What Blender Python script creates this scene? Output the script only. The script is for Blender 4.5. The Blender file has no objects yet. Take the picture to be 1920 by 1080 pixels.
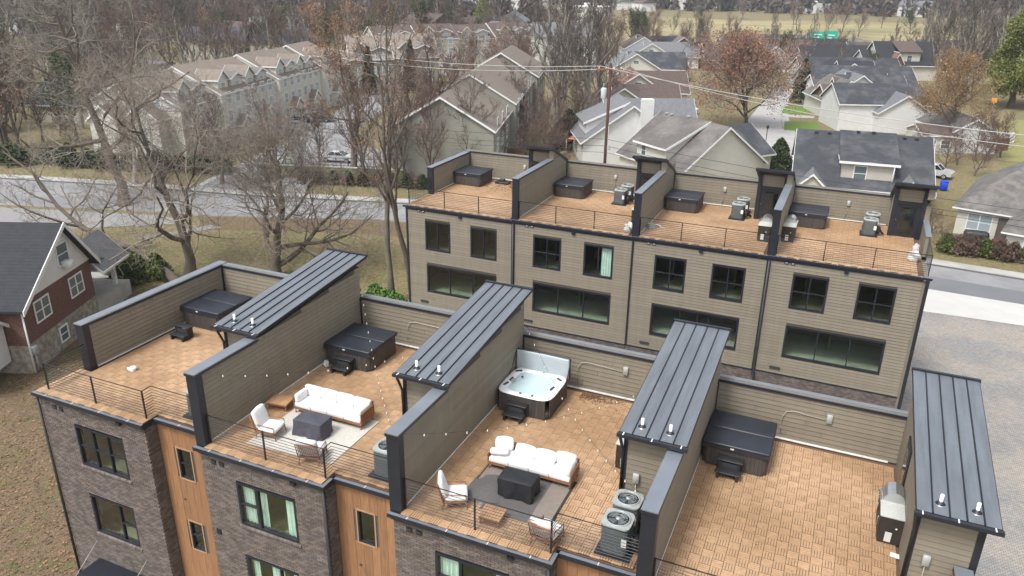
import bpy, bmesh, math, random
import numpy as np
from mathutils import Vector, Matrix
R = math.radians
rng = random.Random(7)
C = bpy.context.scene.collection
scene = bpy.context.scene

# ---------------------------------------------------------------- camera
def look_matrix(pos, yaw, pitch, roll):
    cy, sy, cp, sp = math.cos(yaw), math.sin(yaw), math.cos(pitch), math.sin(pitch)
    f = Vector((-sy*cp, cy*cp, -sp)); r = Vector((cy, sy, 0)); u = r.cross(f)
    cr, sr = math.cos(roll), math.sin(roll)
    r2 = r*cr + u*sr; u2 = -r*sr + u*cr
    m = Matrix(((r2.x, u2.x, -f.x, pos[0]), (r2.y, u2.y, -f.y, pos[1]), (r2.z, u2.z, -f.z, pos[2]), (0, 0, 0, 1)))
    return m
CAM = (24.934, -15.718, 14.091)
cd = bpy.data.cameras.new('camera'); cam = bpy.data.objects.new('camera', cd); C.objects.link(cam)
cam.matrix_world = look_matrix(CAM, 0.40955, 0.38639, 0.014274)
cd.sensor_width = 36; cd.lens = 1460.6/1920*36; cd.clip_start = 0.1; cd.clip_end = 6000
scene.camera = cam
# ---------------------------------------------------------------- light
SUN_EL, SUN_AZ = R(58), R(200)          # high, behind the left shoulder, through thin cloud
w = bpy.data.worlds.new('World'); scene.world = w; w.use_nodes = True
nt = w.node_tree; bg = nt.nodes['Background']
sky = nt.nodes.new('ShaderNodeTexSky'); sky.sky_type = 'NISHITA'; sky.sun_disc = False
sky.sun_elevation = SUN_EL; sky.sun_rotation = SUN_AZ; sky.dust_density = 3.0; sky.air_density = 1.0; sky.ozone_density = 1.0
hs = nt.nodes.new('ShaderNodeHueSaturation'); hs.inputs['Saturation'].default_value = 0.22
nt.links.new(sky.outputs[0], hs.inputs['Color']); nt.links.new(hs.outputs[0], bg.inputs['Color'])
bg.inputs['Strength'].default_value = 0.125
sd = bpy.data.lights.new('sun', 'SUN'); so = bpy.data.objects.new('sun', sd); C.objects.link(so)
sd.energy = 1.4; sd.angle = R(13); sd.color = (1.0, 0.985, 0.96)
so.rotation_euler = (R(90)-SUN_EL, 0, -SUN_AZ + math.pi)
scene.view_settings.view_transform = 'Standard'; scene.view_settings.look = 'None'
scene.view_settings.exposure = 1.05; scene.view_settings.gamma = 1.0; scene.view_settings.use_curve_mapping = False
scene.cycles.max_bounces = 6; scene.cycles.transparent_max_bounces = 10
scene.cycles.use_denoising = True

# ---------------------------------------------------------------- materials
MATS = {}
def N(nt, t, **k):
    n = nt.nodes.new(t)
    for a, b in k.items():
        if a in n.inputs: n.inputs[a].default_value = b
        else: setattr(n, a, b)
    return n
def mat(name, col, rough=0.7, metal=0.0, var=0.0, obvar=0.0, noise=None, bump=None, col2=None, spec=0.5, coat=0.0, detail=None):
    """noise=(scale, amount[, stretch xyz]) multiplies colour; col2 mixes by a large noise (scale in detail)."""
    if name in MATS: return MATS[name]
    m = bpy.data.materials.new(name); m.use_nodes = True; nt = m.node_tree
    p = nt.nodes['Principled BSDF']; L = nt.links.new
    p.inputs['Roughness'].default_value = rough; p.inputs['Metallic'].default_value = metal
    p.inputs['Specular IOR Level'].default_value = spec
    if coat: p.inputs['Coat Weight'].default_value = coat
    geo = N(nt, 'ShaderNodeNewGeometry')
    rgb = N(nt, 'ShaderNodeRGB'); rgb.outputs[0].default_value = (*col, 1); cur = rgb.outputs[0]
    if col2 is not None:
        sc, lo, hi = detail or (0.5, 0.4, 0.6)
        nz = N(nt, 'ShaderNodeTexNoise', Scale=sc, Detail=6.0); L(geo.outputs['Position'], nz.inputs['Vector'])
        mr = N(nt, 'ShaderNodeMapRange'); mr.inputs['From Min'].default_value = lo; mr.inputs['From Max'].default_value = hi
        L(nz.outputs['Fac'], mr.inputs['Value'])
        mx = N(nt, 'ShaderNodeMix', data_type='RGBA'); L(mr.outputs[0], mx.inputs[0]); L(cur, mx.inputs[6]); mx.inputs[7].default_value = (*col2, 1)
        cur = mx.outputs[2]
    fac = None
    def mul(sock, amount):
        nonlocal cur
        a = N(nt, 'ShaderNodeMapRange'); a.inputs['To Min'].default_value = 1-amount; a.inputs['To Max'].default_value = 1+amount
        L(sock, a.inputs['Value'])
        v = N(nt, 'ShaderNodeVectorMath', operation='SCALE'); L(cur, v.inputs[0]); L(a.outputs[0], v.inputs['Scale']); cur = v.outputs[0]
    if noise:
        sc, am = noise[:2]
        nz = N(nt, 'ShaderNodeTexNoise', Scale=sc, Detail=5.0)
        vec = geo.outputs['Position']
        if len(noise) > 2:
            vm = N(nt, 'ShaderNodeVectorMath', operation='MULTIPLY'); vm.inputs[1].default_value = noise[2]; L(vec, vm.inputs[0]); vec = vm.outputs[0]
        L(vec, nz.inputs['Vector'])
        nm = N(nt, 'ShaderNodeMapRange'); nm.inputs['From Min'].default_value = 0.25; nm.inputs['From Max'].default_value = 0.75
        L(nz.outputs['Fac'], nm.inputs['Value']); mul(nm.outputs[0], am)
    if var:
        at = N(nt, 'ShaderNodeAttribute', attribute_name='var'); mul(at.outputs['Fac'], var)
    if obvar:
        oi = N(nt, 'ShaderNodeObjectInfo'); mul(oi.outputs['Random'], obvar)
    L(cur, p.inputs['Base Color'])
    if bump:
        sc, st, di = bump[:3]
        nz = N(nt, 'ShaderNodeTexNoise', Scale=sc, Detail=4.0); L(geo.outputs['Position'], nz.inputs['Vector'])
        b = N(nt, 'ShaderNodeBump', Strength=st, Distance=di); L(nz.outputs['Fac'], b.inputs['Height']); L(b.outputs[0], p.inputs['Normal'])
    MATS[name] = m; return m
def stripes(m, period, axis=2, depth=0.012, dark=0.75, duty=0.12, obj=False):
    """lap lines (siding) or shingle courses: fine relief along one object axis for far surfaces."""
    nt = m.node_tree; L = nt.links.new; p = nt.nodes['Principled BSDF']
    tc = N(nt, 'ShaderNodeTexCoord'); sp = N(nt, 'ShaderNodeSeparateXYZ'); L(tc.outputs['Object'], sp.inputs[0])
    d = N(nt, 'ShaderNodeMath', operation='DIVIDE'); L(sp.outputs[axis], d.inputs[0]); d.inputs[1].default_value = period
    f = N(nt, 'ShaderNodeMath', operation='FRACT'); L(d.outputs[0], f.inputs[0])
    b = N(nt, 'ShaderNodeBump', Strength=1.0, Distance=depth); L(f.outputs[0], b.inputs['Height']); 
    if p.inputs['Normal'].is_linked: L(p.inputs['Normal'].links[0].from_socket, b.inputs['Normal'])
    L(b.outputs[0], p.inputs['Normal'])
    lt = N(nt, 'ShaderNodeMath', operation='LESS_THAN'); L(f.outputs[0], lt.inputs[0]); lt.inputs[1].default_value = duty
    mr = N(nt, 'ShaderNodeMapRange'); mr.inputs['To Min'].default_value = 1.0; mr.inputs['To Max'].default_value = dark; L(lt.outputs[0], mr.inputs['Value'])
    src = p.inputs['Base Color'].links[0].from_socket
    v = N(nt, 'ShaderNodeVectorMath', operation='SCALE'); L(src, v.inputs[0]); L(mr.outputs[0], v.inputs['Scale']); L(v.outputs[0], p.inputs['Base Color'])
    return m
def glass_mat(name, tint, refl=1.0):
    m = bpy.data.materials.new(name); m.use_nodes = True; nt = m.node_tree; nt.nodes.clear(); L = nt.links.new
    o = N(nt, 'ShaderNodeOutputMaterial'); t = N(nt, 'ShaderNodeBsdfTransparent'); t.inputs[0].default_value = (*tint, 1)
    g = N(nt, 'ShaderNodeBsdfGlossy'); g.inputs['Roughness'].default_value = 0.02; g.inputs['Color'].default_value = (.9*refl, .9*refl, .9*refl, 1)
    lw = N(nt, 'ShaderNodeLayerWeight', Blend=.5); pw = N(nt, 'ShaderNodeMath', operation='POWER'); L(lw.outputs['Facing'], pw.inputs[0]); pw.inputs[1].default_value = 3.5; fr = N(nt, 'ShaderNodeMapRange'); fr.inputs['To Min'].default_value = .05; fr.inputs['To Max'].default_value = .85; L(pw.outputs[0], fr.inputs['Value']); mx = N(nt, 'ShaderNodeMixShader'); L(fr.outputs[0], mx.inputs[0]); L(t.outputs[0], mx.inputs[1]); L(g.outputs[0], mx.inputs[2])
    L(mx.outputs[0], o.inputs[0]); MATS[name] = m; return m

SIDING = mat('tan_siding', (.212, .184, .139), .75, obvar=.07, noise=(1.3, .08, (3, 3, .35)), bump=(60, .25, .004))
GAPSHADE = mat('siding_gap_shade_dirt', (.085, .072, .052), .9)  # dark backing: lap shade and dirt between boards put into its colour
SIDFAR = mat('tan_siding_core', (.208, .184, .139), .8, noise=(1.5, .08))
BLACK = mat('black_trim', (.016, .018, .026), .45, noise=(3, .2))
CAP = mat('grey_metal_cap', (.21, .235, .27), .42, .35, noise=(1.2, .12))
ROOFM = mat('standing_seam_metal', (.17, .19, .215), .38, .35, obvar=.03, noise=(1.0, .2, (5, .6, 1)), bump=(1.6, .45, .04))
SEAM = mat('seam_metal', (.02, .023, .032), .5, .3)
WHITE = mat('white_trim', (.72, .73, .73), .6, noise=(3, .06))
CAULK = mat('white_sealant', (.75, .74, .7), .8, noise=(6, .15))
WOOD = mat('cedar_plank', (.29, .15, .075), .6, obvar=.14, noise=(2.5, .22, (6, 6, .7)), bump=(30, .2, .004))
BRICK = mat('dark_brick', (.122, .098, .084), .88, var=.32, noise=(3, .16), bump=(40, .4, .006), col2=(.135, .112, .104), detail=(5, .42, .6))
MORTAR = mat('mortar', (.10, .085, .075), .95, noise=(20, .2))
SILL = mat('brick_sill', (.15, .125, .115), .9, var=.3, noise=(14, .2))
GLASS = glass_mat('window_glass', (.90, .96, .92))
GLASSD = glass_mat('dark_window_glass', (.72, .78, .76))
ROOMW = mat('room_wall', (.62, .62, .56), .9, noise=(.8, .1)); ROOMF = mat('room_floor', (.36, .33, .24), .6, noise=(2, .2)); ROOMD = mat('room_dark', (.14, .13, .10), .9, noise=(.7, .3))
CURT = mat('curtain_cloth', (.74, .82, .80), .9, noise=(5, .1))
TUBC = mat('tub_cover_vinyl', (.022, .026, .036), .42, noise=(2, .2), bump=(4, .12, .03))
TUBS = mat('tub_cabinet', (.062, .052, .047), .62, obvar=.12, noise=(6, .25, (4, 4, .6)), bump=(20, .2, .005))
PLAS = mat('black_plastic', (.022, .023, .026), .5, noise=(8, .15))
DGREY = mat('dark_grey_plastic', (.04, .04, .044), .55)
ACRY = mat('acrylic_shell', (.80, .81, .82), .25)
FOAM = mat('lid_vinyl', (.40, .45, .48), .5, noise=(3, .06), bump=(5, .15, .02))
CUSH = mat('white_cushion', (.70, .70, .69), .9, noise=(4, .05), bump=(7, .3, .02))
TEAK = mat('brown_teak', (.26, .115, .055), .6, noise=(5, .25, (1, 1, 6)), bump=(30, .2, .003))
TEAKL = mat('light_teak', (.40, .23, .12), .65, noise=(5, .15), obvar=.08)
COVER = mat('grey_fire_table_cover', (.062, .062, .082), .75, noise=(3, .15), bump=(5, .45, .05))
COVERB = mat('black_fire_table_cover', (.014, .015, .018), .6, noise=(3, .2), bump=(5, .45, .05))
RUGW = mat('cream_rug', (.50, .48, .43), .95, noise=(12, .12), bump=(60, .4, .01))
RUGG = mat('grey_rug', (.10, .095, .092), .95, noise=(9, .2, (1, 4, 1)), bump=(60, .4, .01))
RUGT = mat('taupe_rug_band', (.21, .175, .15), .95, noise=(9, .2, (1, 5, 1)), bump=(60, .4, .01))
RUGD = mat('dark_rug_edge', (.03, .028, .027), .9)
ACG = mat('condenser_grille', (.13, .15, .155), .55, .3, noise=(4, .1)); ACT = mat('condenser_top', (.36, .39, .38), .5, .2, noise=(4, .1))
ACD = mat('condenser_dark', (.02, .023, .026), .6); LBL = mat('paper_label', (.68, .68, .66), .6)
STEEL = mat('stainless_steel', (.55, .56, .56), .28, .9, noise=(4, .06)); STONE = mat('counter_stone', (.42, .42, .40), .5, noise=(16, .12))
CABD = mat('grill_cabinet', (.03, .024, .02), .6, noise=(4, .2))
RAILM = mat('rail_metal', (.02, .02, .024), .5, .2)
CONC = mat('concrete', (.40, .39, .365), .85, noise=(1.3, .1), bump=(30, .3, .01), col2=(.33, .32, .30), detail=(.35, .4, .6))
GALV = mat('galvanised_box', (.42, .44, .43), .5, .3, noise=(5, .08)); PVC = mat('pale_conduit', (.42, .38, .32), .6)
BULB = mat('frosted_bulb', (.85, .82, .72), .3); WIRE = mat('black_wire', (.02, .02, .02), .6)
DECKM = None
def deck_material():
    m = mat('deck_tile_wood', (.50, .325, .192), .62, noise=(7, .14), bump=(70, .15, .003), col2=(.365, .225, .122), detail=(.38, .36, .60), var=.05, obvar=.05)
    nt = m.node_tree; L = nt.links.new; p = nt.nodes['Principled BSDF']
    geo = N(nt, 'ShaderNodeNewGeometry'); vm = N(nt, 'ShaderNodeVectorMath', operation='SNAP'); vm.inputs[1].default_value = (.305, .305, 50)
    L(geo.outputs['Position'], vm.inputs[0]); wn = N(nt, 'ShaderNodeTexWhiteNoise'); L(vm.outputs[0], wn.inputs['Vector'])
    mr = N(nt, 'ShaderNodeMapRange'); mr.inputs['To Min'].default_value = 1.0; mr.inputs['To Max'].default_value = 1.0; L(wn.outputs['Value'], mr.inputs['Value'])
    src = p.inputs['Base Color'].links[0].from_socket
    v = N(nt, 'ShaderNodeVectorMath', operation='SCALE'); L(src, v.inputs[0]); L(mr.outputs[0], v.inputs['Scale']); L(v.outputs[0], p.inputs['Base Color'])
    return m
DECKM = deck_material()
DECKB = mat('deck_tile_base', (.13, .075, .045), .9)

# ---------------------------------------------------------------- mesh building
class MB:
    def __init__(s): s.v = []; s.f = []; s.m = []; s.r = []; s.k = 0; s.sm = []
    def mesh(s, vs, fs, mi=None, smooth=False, var=None):
        b = len(s.v); s.v += [tuple(p) for p in vs]; r = rng.random() if var is None else var
        for f in fs: s.f.append(tuple(i+b for i in f)); s.m.append(s.k if mi is None else mi); s.r.append(r); s.sm.append(smooth)
        return s
    def box(s, x0, x1, y0, y1, z0, z1, mi=None, var=None):
        v = [(x0, y0, z0), (x1, y0, z0), (x1, y1, z0), (x0, y1, z0), (x0, y0, z1), (x1, y0, z1), (x1, y1, z1), (x0, y1, z1)]
        return s.mesh(v, [(3, 2, 1, 0), (4, 5, 6, 7), (0, 1, 5, 4), (1, 2, 6, 5), (2, 3, 7, 6), (3, 0, 4, 7)], mi, False, var)
    def hexa(s, v, mi=None):
        return s.mesh(v, [(3, 2, 1, 0), (4, 5, 6, 7), (0, 1, 5, 4), (1, 2, 6, 5), (2, 3, 7, 6), (3, 0, 4, 7)], mi)
    def obox(s, c, size, rz=0, mi=None, tilt=0):
        hx, hy, hz = [q/2 for q in size]; M = Matrix.Rotation(rz, 3, 'Z') @ Matrix.Rotation(tilt, 3, 'X'); c = Vector(c)
        v = [c + M @ Vector(p) for p in ((-hx, -hy, -hz), (hx, -hy, -hz), (hx, hy, -hz), (-hx, hy, -hz), (-hx, -hy, hz), (hx, -hy, hz), (hx, hy, hz), (-hx, hy, hz))]
        return s.hexa(v, mi)
    def rbox(s, x0, x1, y0, y1, z0, z1, r=.03, seg=2, mi=None, puff=0, jit=0):
        bm = bmesh.new(); bmesh.ops.create_cube(bm, size=1)
        for v in bm.verts: v.co = Vector(((x0+x1)/2 + v.co.x*(x1-x0), (y0+y1)/2 + v.co.y*(y1-y0), (z0+z1)/2 + v.co.z*(z1-z0)))
        bmesh.ops.bevel(bm, geom=list(bm.edges), offset=r, segments=seg, profile=.5, affect='EDGES')
        if puff:
            bmesh.ops.subdivide_edges(bm, edges=[e for e in bm.edges if e.calc_length() > r*3], cuts=3, use_grid_fill=True)
            cx, cy, cz = (x0+x1)/2, (y0+y1)/2, (z0+z1)/2; hx, hy, hz = (x1-x0)/2, (y1-y0)/2, (z1-z0)/2
            for v in bm.verts:
                a, b, c = (v.co.x-cx)/hx, (v.co.y-cy)/hy, (v.co.z-cz)/hz
                v.co.x += puff*a*(1-b*b)*(1-c*c)*.5; v.co.y += puff*b*(1-a*a)*(1-c*c)*.5; v.co.z += puff*c*(1-a*a)*(1-b*b)
                if jit: v.co += Vector((rng.uniform(-jit, jit), rng.uniform(-jit, jit), rng.uniform(-jit, jit)))
        bm.verts.index_update()
        s.mesh([v.co[:] for v in bm.verts], [[v.index for v in f.verts] for f in bm.faces], mi, True); bm.free(); return s
    def prism(s, poly, z0, z1, mi=None):
        n = len(poly); v = [(x, y, z0) for x, y in poly] + [(x, y, z1) for x, y in poly]
        a = sum(poly[i][0]*poly[(i+1) % n][1]-poly[(i+1) % n][0]*poly[i][1] for i in range(n))
        f = [tuple(range(n-1, -1, -1)), tuple(range(n, 2*n))] + [(i, (i+1) % n, n+(i+1) % n, n+i) for i in range(n)]
        if a < 0: f = [tuple(reversed(q)) for q in f]
        return s.mesh(v, f, mi)
    def extr(s, poly, o, ax, ay, an, d, mi=None):
        """polygon in plane (ax, ay) from o, extruded along an by d"""
        o, ax, ay, an = Vector(o), Vector(ax), Vector(ay), Vector(an); n = len(poly)
        p = [o+ax*a+ay*b for a, b in poly]; v = p + [q+an*d for q in p]
        f = [tuple(range(n-1, -1, -1)), tuple(range(n, 2*n))] + [(i, (i+1) % n, n+(i+1) % n, n+i) for i in range(n)]
        return s.mesh(v, f, mi)
    def tube(s, pts, r, n=6, mi=None, smooth=True, caps=True, r2=None):
        P = [Vector(p) for p in pts]; k = len(P); vs = []
        for i, p in enumerate(P):
            t = (P[min(i+1, k-1)]-P[max(i-1, 0)])
            if t.length < 1e-9: t = Vector((0, 0, 1))
            t.normalize(); a = t.cross(Vector((0, 0, 1)))
            if a.length < .05: a = t.cross(Vector((1, 0, 0)))
            a.normalize(); b = t.cross(a); rr = r if r2 is None else r+(r2-r)*i/(k-1)
            for j in range(n):
                q = 2*math.pi*j/n; vs.append(p+a*math.cos(q)*rr+b*math.sin(q)*rr)
        fs = [(i*n+j, i*n+(j+1) % n, (i+1)*n+(j+1) % n, (i+1)*n+j) for i in range(k-1) for j in range(n)]
        if caps: fs += [tuple(range(n-1, -1, -1)), tuple(range((k-1)*n, k*n))]
        return s.mesh(vs, fs, mi, smooth)
    def lathe(s, prof, c=(0, 0, 0), n=16, mi=None, smooth=True, cap=True):
        vs = [(c[0]+r*math.cos(2*math.pi*j/n), c[1]+r*math.sin(2*math.pi*j/n), c[2]+z) for r, z in prof for j in range(n)]
        k = len(prof); fs = [(i*n+j, i*n+(j+1) % n, (i+1)*n+(j+1) % n, (i+1)*n+j) for i in range(k-1) for j in range(n)]
        if cap and prof[-1][0] > 0: fs.append(tuple(range((k-1)*n, k*n)))
        return s.mesh(vs, fs, mi, smooth)
    def data(s, name, mats):
        me = bpy.data.meshes.new(name); me.from_pydata(s.v, [], s.f)
        for m in (mats if isinstance(mats, (list, tuple)) else [mats]): me.materials.append(m)
        if s.f:
            me.polygons.foreach_set('material_index', s.m); me.polygons.foreach_set('use_smooth', s.sm)
            at = me.attributes.new('var', 'FLOAT', 'FACE'); at.data.foreach_set('value', s.r)
        me.update(); return me
    def build(s, name, mats, parent=None, loc=(0, 0, 0), rz=0, **k): return link(name, s.data(name, mats), parent, loc, rz, **k)
def link(name, me, parent=None, loc=(0, 0, 0), rz=0, kind=None, label=None, cat=None, group=None, scale=None):
    o = bpy.data.objects.new(name, me); C.objects.link(o); o.location = loc; o.rotation_euler = (0, 0, rz)
    if scale: o.scale = scale if isinstance(scale, tuple) else (scale,)*3
    if parent: o.parent = parent
    if kind: o['kind'] = kind
    if label: o['label'] = label
    if cat: o['category'] = cat
    if group: o['group'] = group
    return o
def thing(name, label, cat, loc=(0, 0, 0), rz=0, group=None): return link(name, None, None, loc, rz, None, label, cat, group)
def dup(root, loc, rz=None, label=None, group=None, scale=None):
    r = root.copy(); C.objects.link(r); r.location = loc
    if rz is not None: r.rotation_euler = (0, 0, rz)
    if label: r['label'] = label
    if group: r['group'] = group
    if scale: r.scale = (scale,)*3 if not isinstance(scale, tuple) else scale
    for ch in list(root.children):
        c = ch.copy(); C.objects.link(c); c.parent = r
        for g in list(ch.children):
            d = g.copy(); C.objects.link(d); d.parent = c
    return r

# ---------------------------------------------------------------- ground, roads
GZ = -9.5
def ground_mat():
    m = mat('winter_grass', (.165, .148, .062), .95, noise=(3.5, .38), bump=(9, .7, .06), col2=(.19, .145, .08), detail=(.75, .42, .60))
    return m
GRASS = ground_mat()
LEAFG = mat('leaf_litter', (.145, .10, .058), .95, noise=(9, .5), bump=(18, .8, .06), col2=(.105, .10, .036), detail=(1.1, .5, .72))
ROADM = mat('pale_asphalt', (.25, .25, .25), .9, noise=(1.6, .1), bump=(60, .3, .01), col2=(.20, .20, .205), detail=(.22, .42, .62))
ROADN = mat('dark_asphalt', (.16, .165, .175), .9, noise=(.6, .12), bump=(60, .3, .01), col2=(.135, .14, .15), detail=(.3, .4, .6))
GREENL = mat('green_lawn', (.11, .19, .028), .95, noise=(6, .25), bump=(12, .5, .04))
FIELD = mat('tan_field', (.30, .25, .125), .95, noise=(.09, .25, (.3, 1, 1)), bump=(.7, .6, .3), col2=(.22, .19, .09), detail=(.02, .42, .6))
def sheet(name, poly, z, m, **k):
    b = MB(); b.mesh([(x, y, z) for x, y in poly], [tuple(range(len(poly)))]); return b.build(name, m, kind='structure', **k)
def strip(name, A, B, z, m, h=0):
    """quad strip between two polylines with equal counts; h gives it a kerb height"""
    b = MB(); n = len(A)
    for i in range(n-1):
        if h: b.hexa([(*A[i], z), (*A[i+1], z), (*B[i+1], z), (*B[i], z), (*A[i], z+h), (*A[i+1], z+h), (*B[i+1], z+h), (*B[i], z+h)])
        else: b.mesh([(*A[i], z), (*A[i+1], z), (*B[i+1], z), (*B[i], z)], [(0, 1, 2, 3)])
    return b.build(name, m, kind='structure')
g = MB(); n = 60
xs = np.concatenate([np.linspace(-2600, -400, 8), np.linspace(-380, 380, 40), np.linspace(400, 2600, 8)])
ys = np.concatenate([np.linspace(-400, -60, 4), np.linspace(-50, 420, 40), np.linspace(460, 3600, 16)])
def gz(x, y):
    d = math.hypot(x, y); return GZ + (max(0, d-560)/1000)**1.5*26 + (math.sin(x*.004)*math.cos(y*.003)*max(0, d-560)*.012 if d > 560 else 0)
vs = [(x, y, gz(x, y)) for y in ys for x in xs]; nx = len(xs)
g.mesh(vs, [(j*nx+i, j*nx+i+1, (j+1)*nx+i+1, (j+1)*nx+i) for j in range(len(ys)-1) for i in range(nx-1)], smooth=True)
g.build('ground', GRASS, kind='structure')
LF = [(-110, 22), (-66.8, 42.5), (-52, 46.3), (-36, 49.4), (-18, 54.6), (0, 57.9), (20, 58.4), (33, 58.3), (45, 57.2), (80, 55)]
LN = [(-100, 14), (-56.6, 35.2), (-45, 39.0), (-33, 42.3), (-18, 48.4), (0, 51.4), (20, 52.2), (33, 51.9), (45, 51.2), (80, 49)]
strip('road', LN, LF, GZ+.02, ROADM)
mid = [((a[0]+b[0])/2, (a[1]+b[1])/2+.1) for a, b in zip(LN, LF)]
strip('road_resurfaced_lane', LN[6:], mid[6:], GZ+.026, ROADN)
off = lambda P, d: [(x-d*.2, y+d) for x, y in P]
strip('pavement', off(LF, .15), off(LF, 1.75), GZ, CONC, .12)
strip('kerb', off(LF, 0), off(LF, .15), GZ, mat('kerb_stone', (.13, .13, .125), .9), .14)
sheet('leafy_ground', [(-60, -30), (3, -30), (0, 8.9), (-12, 30), (-21, 20), (-40, 8), (-60, 5)], GZ+.01, LEAFG)
sheet('bare_verge', [(-34, 41.6), (-18, 48.1), (0, 51.2), (0, 47.6), (-18, 43.6), (-32, 38)], GZ+.012, LEAFG)
sheet('side_street', [(-43.5, 48.6), (-30, 51.3), (-35, 62), (-40, 74), (-48, 90), (-57, 118), (-72, 128), (-58, 96), (-52, 80), (-47.5, 64)], GZ+.015, ROADM)
sheet('parking_court', [(-47, 62), (-29.5, 66.5), (-28, 74), (-40, 78), (-51, 80)], GZ+.03, ROADM)
sheet('street_kerb_walk', [(-44.2, 50.8), (-43.2, 50.6), (-47, 65), (-51.5, 80), (-58, 96), (-59.2, 96), (-52.8, 80), (-48.2, 65)], GZ+.05, CONC)
sheet('cul_de_sac', [(9.6, 96), (18.5, 94), (18.6, 104), (16.8, 116), (14.2, 130), (12.0, 150), (10.8, 172), (6.6, 172), (7.2, 150), (7.6, 128), (8.2, 112)], GZ+.02, mat('pale_concrete_street', (.36, .35, .34), .9, noise=(.5, .1)))
sheet('far_street', [(-80, 150), (-50, 160), (-30, 230), (-34, 232), (-56, 168), (-82, 158)], GZ+.02, ROADM)
for i, P in enumerate([[(12.2, 137), (17, 138), (16.6, 147), (11.8, 146)], [(14.4, 119.5), (20.0, 120.8), (19.0, 129.6), (13.6, 128.4)]]):
    sheet('green_lawn', P, GZ+.03, GREENL)
sheet('house_walk', [(12.8, 133), (18, 134), (18, 136.5), (12.4, 136)], GZ+.03, CONC)
sheet('concrete_apron', [(29.9, 46.6), (60, 47.6), (60, 51.6), (45, 51.2), (33, 51.9), (29.9, 52)], GZ+.03, mat('apron_concrete', (.46, .455, .43), .85, noise=(.7, .07)))
sheet('gravel_drive', [(-56, 34.6), (-38, 40), (-34, 39), (-44, 31.8), (-50, 28)], GZ+.03, mat('gravel_grey', (.24, .235, .23), .95, noise=(8, .2)))
sheet('garden_path', [(-35, 33), (-33.6, 34), (-30, 39.5), (-31.6, 39.6)], GZ+.035, mat('gravel_grey2', (.22, .215, .21), .95, noise=(5, .2)))
sheet('field', [(-70, 300), (-45, 262), (-10, 268), (40, 280), (80, 290), (150, 330), (190, 520), (100, 560), (-40, 450), (-110, 456)], GZ+.08, FIELD)
sheet('right_grass', [(44, 110), (62, 112), (70, 150), (48, 150)], GZ+.03, mat('yellow_grass', (.22, .21, .075), .95, noise=(3, .2)))
def paver_mat():
    m = mat('paver_mix', (.35, .32, .285), .9, noise=(5, .12), bump=(30, .3, .01), col2=(.275, .272, .262), detail=(.33, .42, .58)); nt = m.node_tree; L = nt.links.new; p = nt.nodes['Principled BSDF']
    geo = N(nt, 'ShaderNodeNewGeometry'); br = N(nt, 'ShaderNodeTexBrick'); vm = N(nt, 'ShaderNodeVectorMath', operation='MULTIPLY'); vm.inputs[1].default_value = (1, 1, 0)
    L(geo.outputs['Position'], vm.inputs[0]); L(vm.outputs[0], br.inputs['Vector'])
    br.inputs['Scale'].default_value = 2.6; br.inputs['Color1'].default_value = (1.18, 1.1, 1.05, 1); br.inputs['Color2'].default_value = (.8, .84, .88, 1); br.inputs['Mortar'].default_value = (.42, .42, .42, 1); br.inputs['Mortar Size'].default_value = .035
    src = p.inputs['Base Color'].links[0].from_socket
    v = N(nt, 'ShaderNodeVectorMath', operation='MULTIPLY'); L(src, v.inputs[0]); L(br.outputs['Color'], v.inputs[1]); L(v.outputs[0], p.inputs['Base Color'])
    return m
sheet('paved_drive', [(-.2, 8.9), (46, 8.9), (46, -30), (62, -30), (62, 20), (50, 47.1), (29.9, 46.6), (29.9, 24.9), (-.2, 24.9)], GZ+.025, paver_mat())
sheet('paver_edge_strip', [(39.2, 46.5), (40.2, 46.5), (39.6, 34), (38.6, 34)], GZ+.04, mat('blue_grey_paver', (.13, .15, .18), .9, noise=(8, .2)))
# ---------------------------------------------------------------- shared pieces
PIECE = {}
def board_mesh(L):
    k = ('b', round(L, 2))
    if k not in PIECE:
        b = MB(); L = k[1]
        b.hexa([(0, -.03, 0), (L, -.03, 0), (L, 0, 0), (0, 0, 0), (0, -.014, .154), (L, -.014, .154), (L, 0, .154), (0, 0, .154)])
        PIECE[k] = b.data('siding_board', SIDING)
    return PIECE[k]
def boards(parent, ox, oy, oz, rz, u0, u1, z0, z1, holes=(), gap=.0, lim=None, name='siding_board'):
    """lap boards on a face: local u runs from (ox, oy) along rz, outward is -y rotated. holes = (ua, ub, za, zb)."""
    ca, sa = math.cos(rz), math.sin(rz); z = z0; cnt = 0
    while z < z1-.03:
        segs = [(u0 if lim is None else max(u0, lim(z+.16)), u1)]
        for a, b, c, d in holes:
            if z+.15 > c and z+.02 < d:
                segs = [q for s in segs for q in ((s[0], min(s[1], a)), (max(s[0], b), s[1])) if q[1]-q[0] > .04]
        for s in segs:
            if s[1]-s[0] < .04: continue
            if s[1]-s[0] > 4.2:      # staggered butt joint
                j = s[0]+1.3+((cnt*7) % 5)*.55
                link(name, board_mesh(round(j-s[0], 2)-.006), parent, (ox+ca*s[0], oy+sa*s[0], oz+z), rz); s = (j, s[1])
            link(name, board_mesh(s[1]-s[0]), parent, (ox+ca*s[0], oy+sa*s[0], oz+z), rz); cnt += 1
        z += .17
    return cnt
def plank_mesh(h, wd=.30):
    k = ('p', round(h, 2), wd)
    if k not in PIECE: b = MB(); b.box(0, wd-.008, -.02, 0, 0, k[1]); PIECE[k] = b.data('cedar_plank', WOOD)
    return PIECE[k]
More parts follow.
